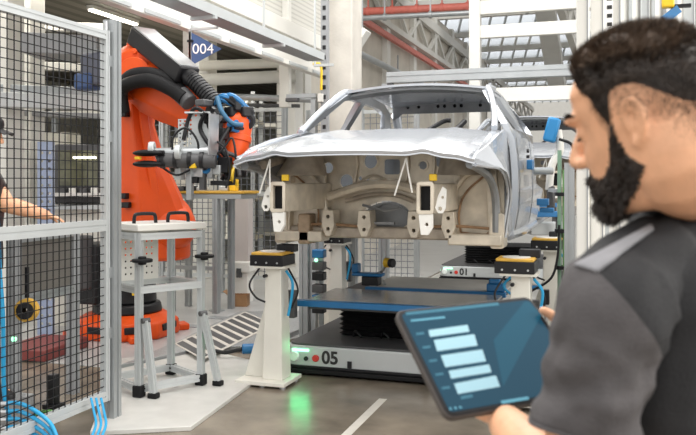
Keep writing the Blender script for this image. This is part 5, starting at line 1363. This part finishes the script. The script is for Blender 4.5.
# light grey stripe draped over the shoulder seam
bvs = []
for oo in (shirt, sleeves[0]):
    bm_ = bmesh.new(); bm_.from_mesh(oo.data); bvs.append(BVHTree.FromBMesh(bm_)); bm_.free()
eye0 = MI @ Vector((0, 0, EYE))
def drape(px, py):
    dr = (MI @ at(px, py, 1.0) - eye0).normalized(); best = None
    for bv in bvs:
        h = bv.ray_cast(eye0, dr)
        if h[0] is not None and (best is None or h[3] < best[1]): best = (h[0] - dr * .003, h[3])
    return best[0] if best else eye0 + dr * 1.0
qd = [(574, 265), (597, 272), (654, 229), (651, 225)]
b = MB(); b.sheet(lambda u, v: drape(qd[0][0] + (qd[3][0] - qd[0][0]) * u + v * ((qd[1][0] - qd[0][0]) * (1 - u) + (qd[2][0] - qd[3][0]) * u), qd[0][1] + (qd[3][1] - qd[0][1]) * u + v * ((qd[1][1] - qd[0][1]) * (1 - u) + (qd[2][1] - qd[3][1]) * u)), 18, 6)
o_ = b.build('shoulder_stripe', M['stripe_grey'], man, world=False, ang=80)
so = o_.modifiers.new('t', 'SOLIDIFY'); so.thickness = .004; so.offset = 0
tr_ = MB()
for s_ in (-1, 1):
    hip = Vector((s_ * .09, 0, .90 + dz)); kn = Vector((s_ * .10, -.02, .50 + dz * .6)); an = Vector((s_ * .10, .02, .12))
    limb(tr_, hip, kn, .10, .075, .006); limb(tr_, kn, an, .075, .062)
tr_.loft(up([ell(Vector((0, 0, z)), Vector((1, 0, 0)), Vector((0, 1, 0)), .178, .128) for z in (.84, .90, .96, 1.0)]))
to_ = tr_.build('trousers', M['trouser'], man, world=False); remesh(to_, .012, 4)
for s_ in (-1, 1):
    b = MB(); c = Vector((s_ * .10, -.045, .0))
    b.loft([ell(c + Vector((0, 0, 0)), Vector((1, 0, 0)), Vector((0, 1, 0)), .050, .140), ell(c + Vector((0, 0, .03)), Vector((1, 0, 0)), Vector((0, 1, 0)), .050, .140), ell(c + Vector((0, .02, .07)), Vector((1, 0, 0)), Vector((0, 1, 0)), .044, .105), ell(c + Vector((0, .06, .12)), Vector((1, 0, 0)), Vector((0, 1, 0)), .046, .055)])
    b.build('shoe', M['black'], man, world=False, bevel=.004)

# ---- tablet in his hands
TC = TL + tx * TW / 2 - ty * TH / 2
tb = thing('tablet', 'black tablet with a dark blue app screen held in his hands', 'tablet', TC)
TT = lambda a, c, t: TC + tx * a + ty * c + tn * t
def tplate(pts, t0, t1, nm, m, parent=tb, bevel=0., holes=()): 
    return MB().plate(pts, list(holes), lambda a, c, t: TT(a, c, t0 + t), t1 - t0).build(nm, m, parent, bevel=bevel)
tplate(rrect(0, 0, TW, TH, .016, 6), -.011, -.001, 'case', M['tablet_edge'], bevel=.002)
tplate(rrect(0, 0, TW - .006, TH - .006, .014, 6), -.001, .0006, 'bezel', M['black'])
def emis(name, c, e, rough=.2):
    m = mat(name, c, rough, emit=e, spec=.25); return m
scr = tplate(rrect(0, 0, TW - .018, TH - .018, .006, 3), .0006, .0010, 'screen', emis('screen_blue', (.004, .028, .048), .7, .2))
def on_tab(px, py):                        # pixel -> tablet coordinates
    o0 = Vector((0, 0, EYE)); r = at(px, py, 1.0) - o0; k = (TC - o0).dot(tn) / r.dot(tn); p = o0 + r * k - TC
    return (p.dot(tx), p.dot(ty))
def card(pts, nm, c, e=.9, z=.0010, f=2.805, ox=380, oy=280):
    return tplate([on_tab(ox + x / f, oy + y / f) for x, y in pts], z, z + .0003, nm, c, scr)
mC = emis('card_white', (.26, .42, .48), .36); mD = emis('card_dim', (.03, .10, .14), .6); mE = emis('card_mid', (.07, .20, .26), .6); mS = emis('painted_screen_sheen', (.006, .042, .068), .7)
for pts in (((135, 142), (245, 127), (250, 146), (140, 161)), ((150, 170), (264, 153), (273, 185), (160, 201)), ((170, 213), (286, 196), (297, 229), (183, 246)), ((192, 256), (305, 238), (312, 260), (199, 278)), ((207, 292), (324, 269), (336, 300), (218, 321))):
    card(pts, 'list_card', mC)
card(((85, 113), (180, 103), (183, 108), (87, 118)), 'heading', mE); card(((70, 92), (330, 64), (334, 72), (74, 100)), 'title_bar', mD)
for k in range(5): card(((100 + k * 18, 150 + k * 38), (122 + k * 18, 147 + k * 38), (124 + k * 18, 153 + k * 38), (102 + k * 18, 156 + k * 38)), 'list_icon', mD)
card(((225, 328), (258, 322), (260, 330), (227, 336)), 'list_line', mD)
for k in range(3): tplate(circ(*on_tab(380 + (197 + k * 14) / 2.805, 280 + (362 - k * 2) / 2.805), .0022, 12), .001, .0013, 'icon_dot', mE, scr)
card(((338, 340), (414, 328), (418, 336), (341, 349)), 'status_bar', mE)
card(((318, 170), (405, 62), (420, 62), (452, 100), (345, 300)), 'painted_sheen', mS, z=.0010)  # diagonal reflection on the glass, painted as a brighter glowing patch
tplate(circ(TW / 2 - .005, 0, .002, 10), .0006, .0009, 'front_camera', M['dark_grey'])

# ---- worker behind the fence, mostly out of the picture
W_R = atan2(.95, -.3)
wk_p = at(-20, 182, 5.05)
wface = (rt_ * .9 + fw_ * .1).normalized(); PH2 = atan2(wface.x, -wface.y)
wp_ = thing('person', 'worker in dark cap and shirt behind the fence reaching out a bare arm', 'person', (wk_p.x, wk_p.y, .21), PH2)
WI = root_matrix(wp_).inverted(); lw = lambda px, py, d_: WI @ at(px, py, d_)
b = MB(); dz2 = .02
HC2 = Vector((0, -.03, 1.70)); HM2 = Matrix.Translation(HC2) @ Matrix.Rotation(radians(14), 4, 'X')
head_shapes(b, HM2)
b.tube([Vector((0, .02, 1.46)), Vector((0, .01, 1.54)), HM2 @ Vector((0, .03, -.04))], .06, 20, 5)
b.loft(torso_rings(-.012, .86, 1.55))
s1, s2 = Vector((.185, 0, 1.43)), Vector((-.185, 0, 1.43))
e1 = lw(6, 204, 5.06); w1 = lw(46, 215, 5.12)
limb(b, s1, e1, .058, .054); limb(b, e1, w1, .054, .032, .005); hand_shapes(b, w1, (w1 - e1), Vector((0, 0, -1)), Vector((1, 0, 0)), .85, (.3, .3, .3, .3))
e2 = Vector((-.25, .10, 1.15)); w2 = Vector((-.23, .0, .92))
limb(b, s2, e2, .052, .042); limb(b, e2, w2, .042, .028); hand_shapes(b, w2, (w2 - e2), Vector((0, 0, -1)), Vector((1, 0, 0)), 1)
for s_ in (-1, 1):
    hip = Vector((s_ * .09, 0, .90)); kn = Vector((s_ * .10, -.02, .50)); an = Vector((s_ * .10, .02, .09)); limb(b, hip, kn, .085, .058); limb(b, kn, an, .058, .04); limb(b, an - Vector((0, 0, .035)), an + Vector((0, -.15, -.055)), .036, .03)
ob = b.build('body', M['skin'], wp_, world=False); remesh(ob, .006, 3)
b = MB(); b.loft(torso_rings(.012, .86, 1.53)); limb(b, s1, s1.lerp(e1, .55), .068, .062); limb(b, s2, s2.lerp(e2, .55), .068, .06)
ob2 = b.build('work_shirt', M['black'], wp_, world=False); remesh(ob2, .009, 5)
b = MB()
for s_ in (-1, 1):
    limb(b, Vector((s_ * .09, 0, .90)), Vector((s_ * .10, -.02, .50)), .10, .075); limb(b, Vector((s_ * .10, -.02, .50)), Vector((s_ * .10, .02, .12)), .075, .062)
b.loft([ell(Vector((0, 0, z)), Vector((1, 0, 0)), Vector((0, 1, 0)), .178, .128) for z in (.84, .90, .98)]); ob3 = b.build('trousers', M['trouser'], wp_, world=False); remesh(ob3, .012, 4)
for s_ in (-1, 1):
    b = MB(); c = Vector((s_ * .10, -.045, .0)); X_, Y_ = Vector((1, 0, 0)), Vector((0, 1, 0))
    b.loft([ell(c, X_, Y_, .05, .14), ell(c + Vector((0, 0, .03)), X_, Y_, .05, .14), ell(c + Vector((0, .02, .07)), X_, Y_, .044, .105), ell(c + Vector((0, .06, .12)), X_, Y_, .046, .055)]); b.build('shoe', M['black'], wp_, world=False)
b = MB()
b.loft([[HM2 @ Vector((.082 * r * cos(a), .004 + .104 * r * sin(a), z)) for a in [2 * pi * k / 28 for k in range(28)]] for r, z in ((1, .045), (1.0, .075), (.9, .10), (.6, .125), (.2, .132))]); cp = b.build('cap', M['black'], wp_, world=False)
b = MB(); b.sheet(lambda u, v: HM2 @ Vector(((2 * u - 1) * .078, -.085 - .085 * v * (1 - .35 * (2 * u - 1) ** 2), .048 - .012 * v - .02 * (2 * u - 1) ** 2)), 12, 6, .004); b.build('cap_peak', M['black'], cp, world=False)
o_ = thing('step_platform', 'low grey step the worker stands on behind the fence', 'step', (wk_p.x, wk_p.y, 0))
MB().box((wk_p.x - .45, wk_p.y - .4, 0), (wk_p.x + .16, wk_p.y + .3, .20)).build('deck', M['tread'], o_, bevel=.006); MB().box((wk_p.x - .45, wk_p.y - .4, .20), (wk_p.x + .16, wk_p.y + .3, .21)).build('tread', M['tread'], o_)
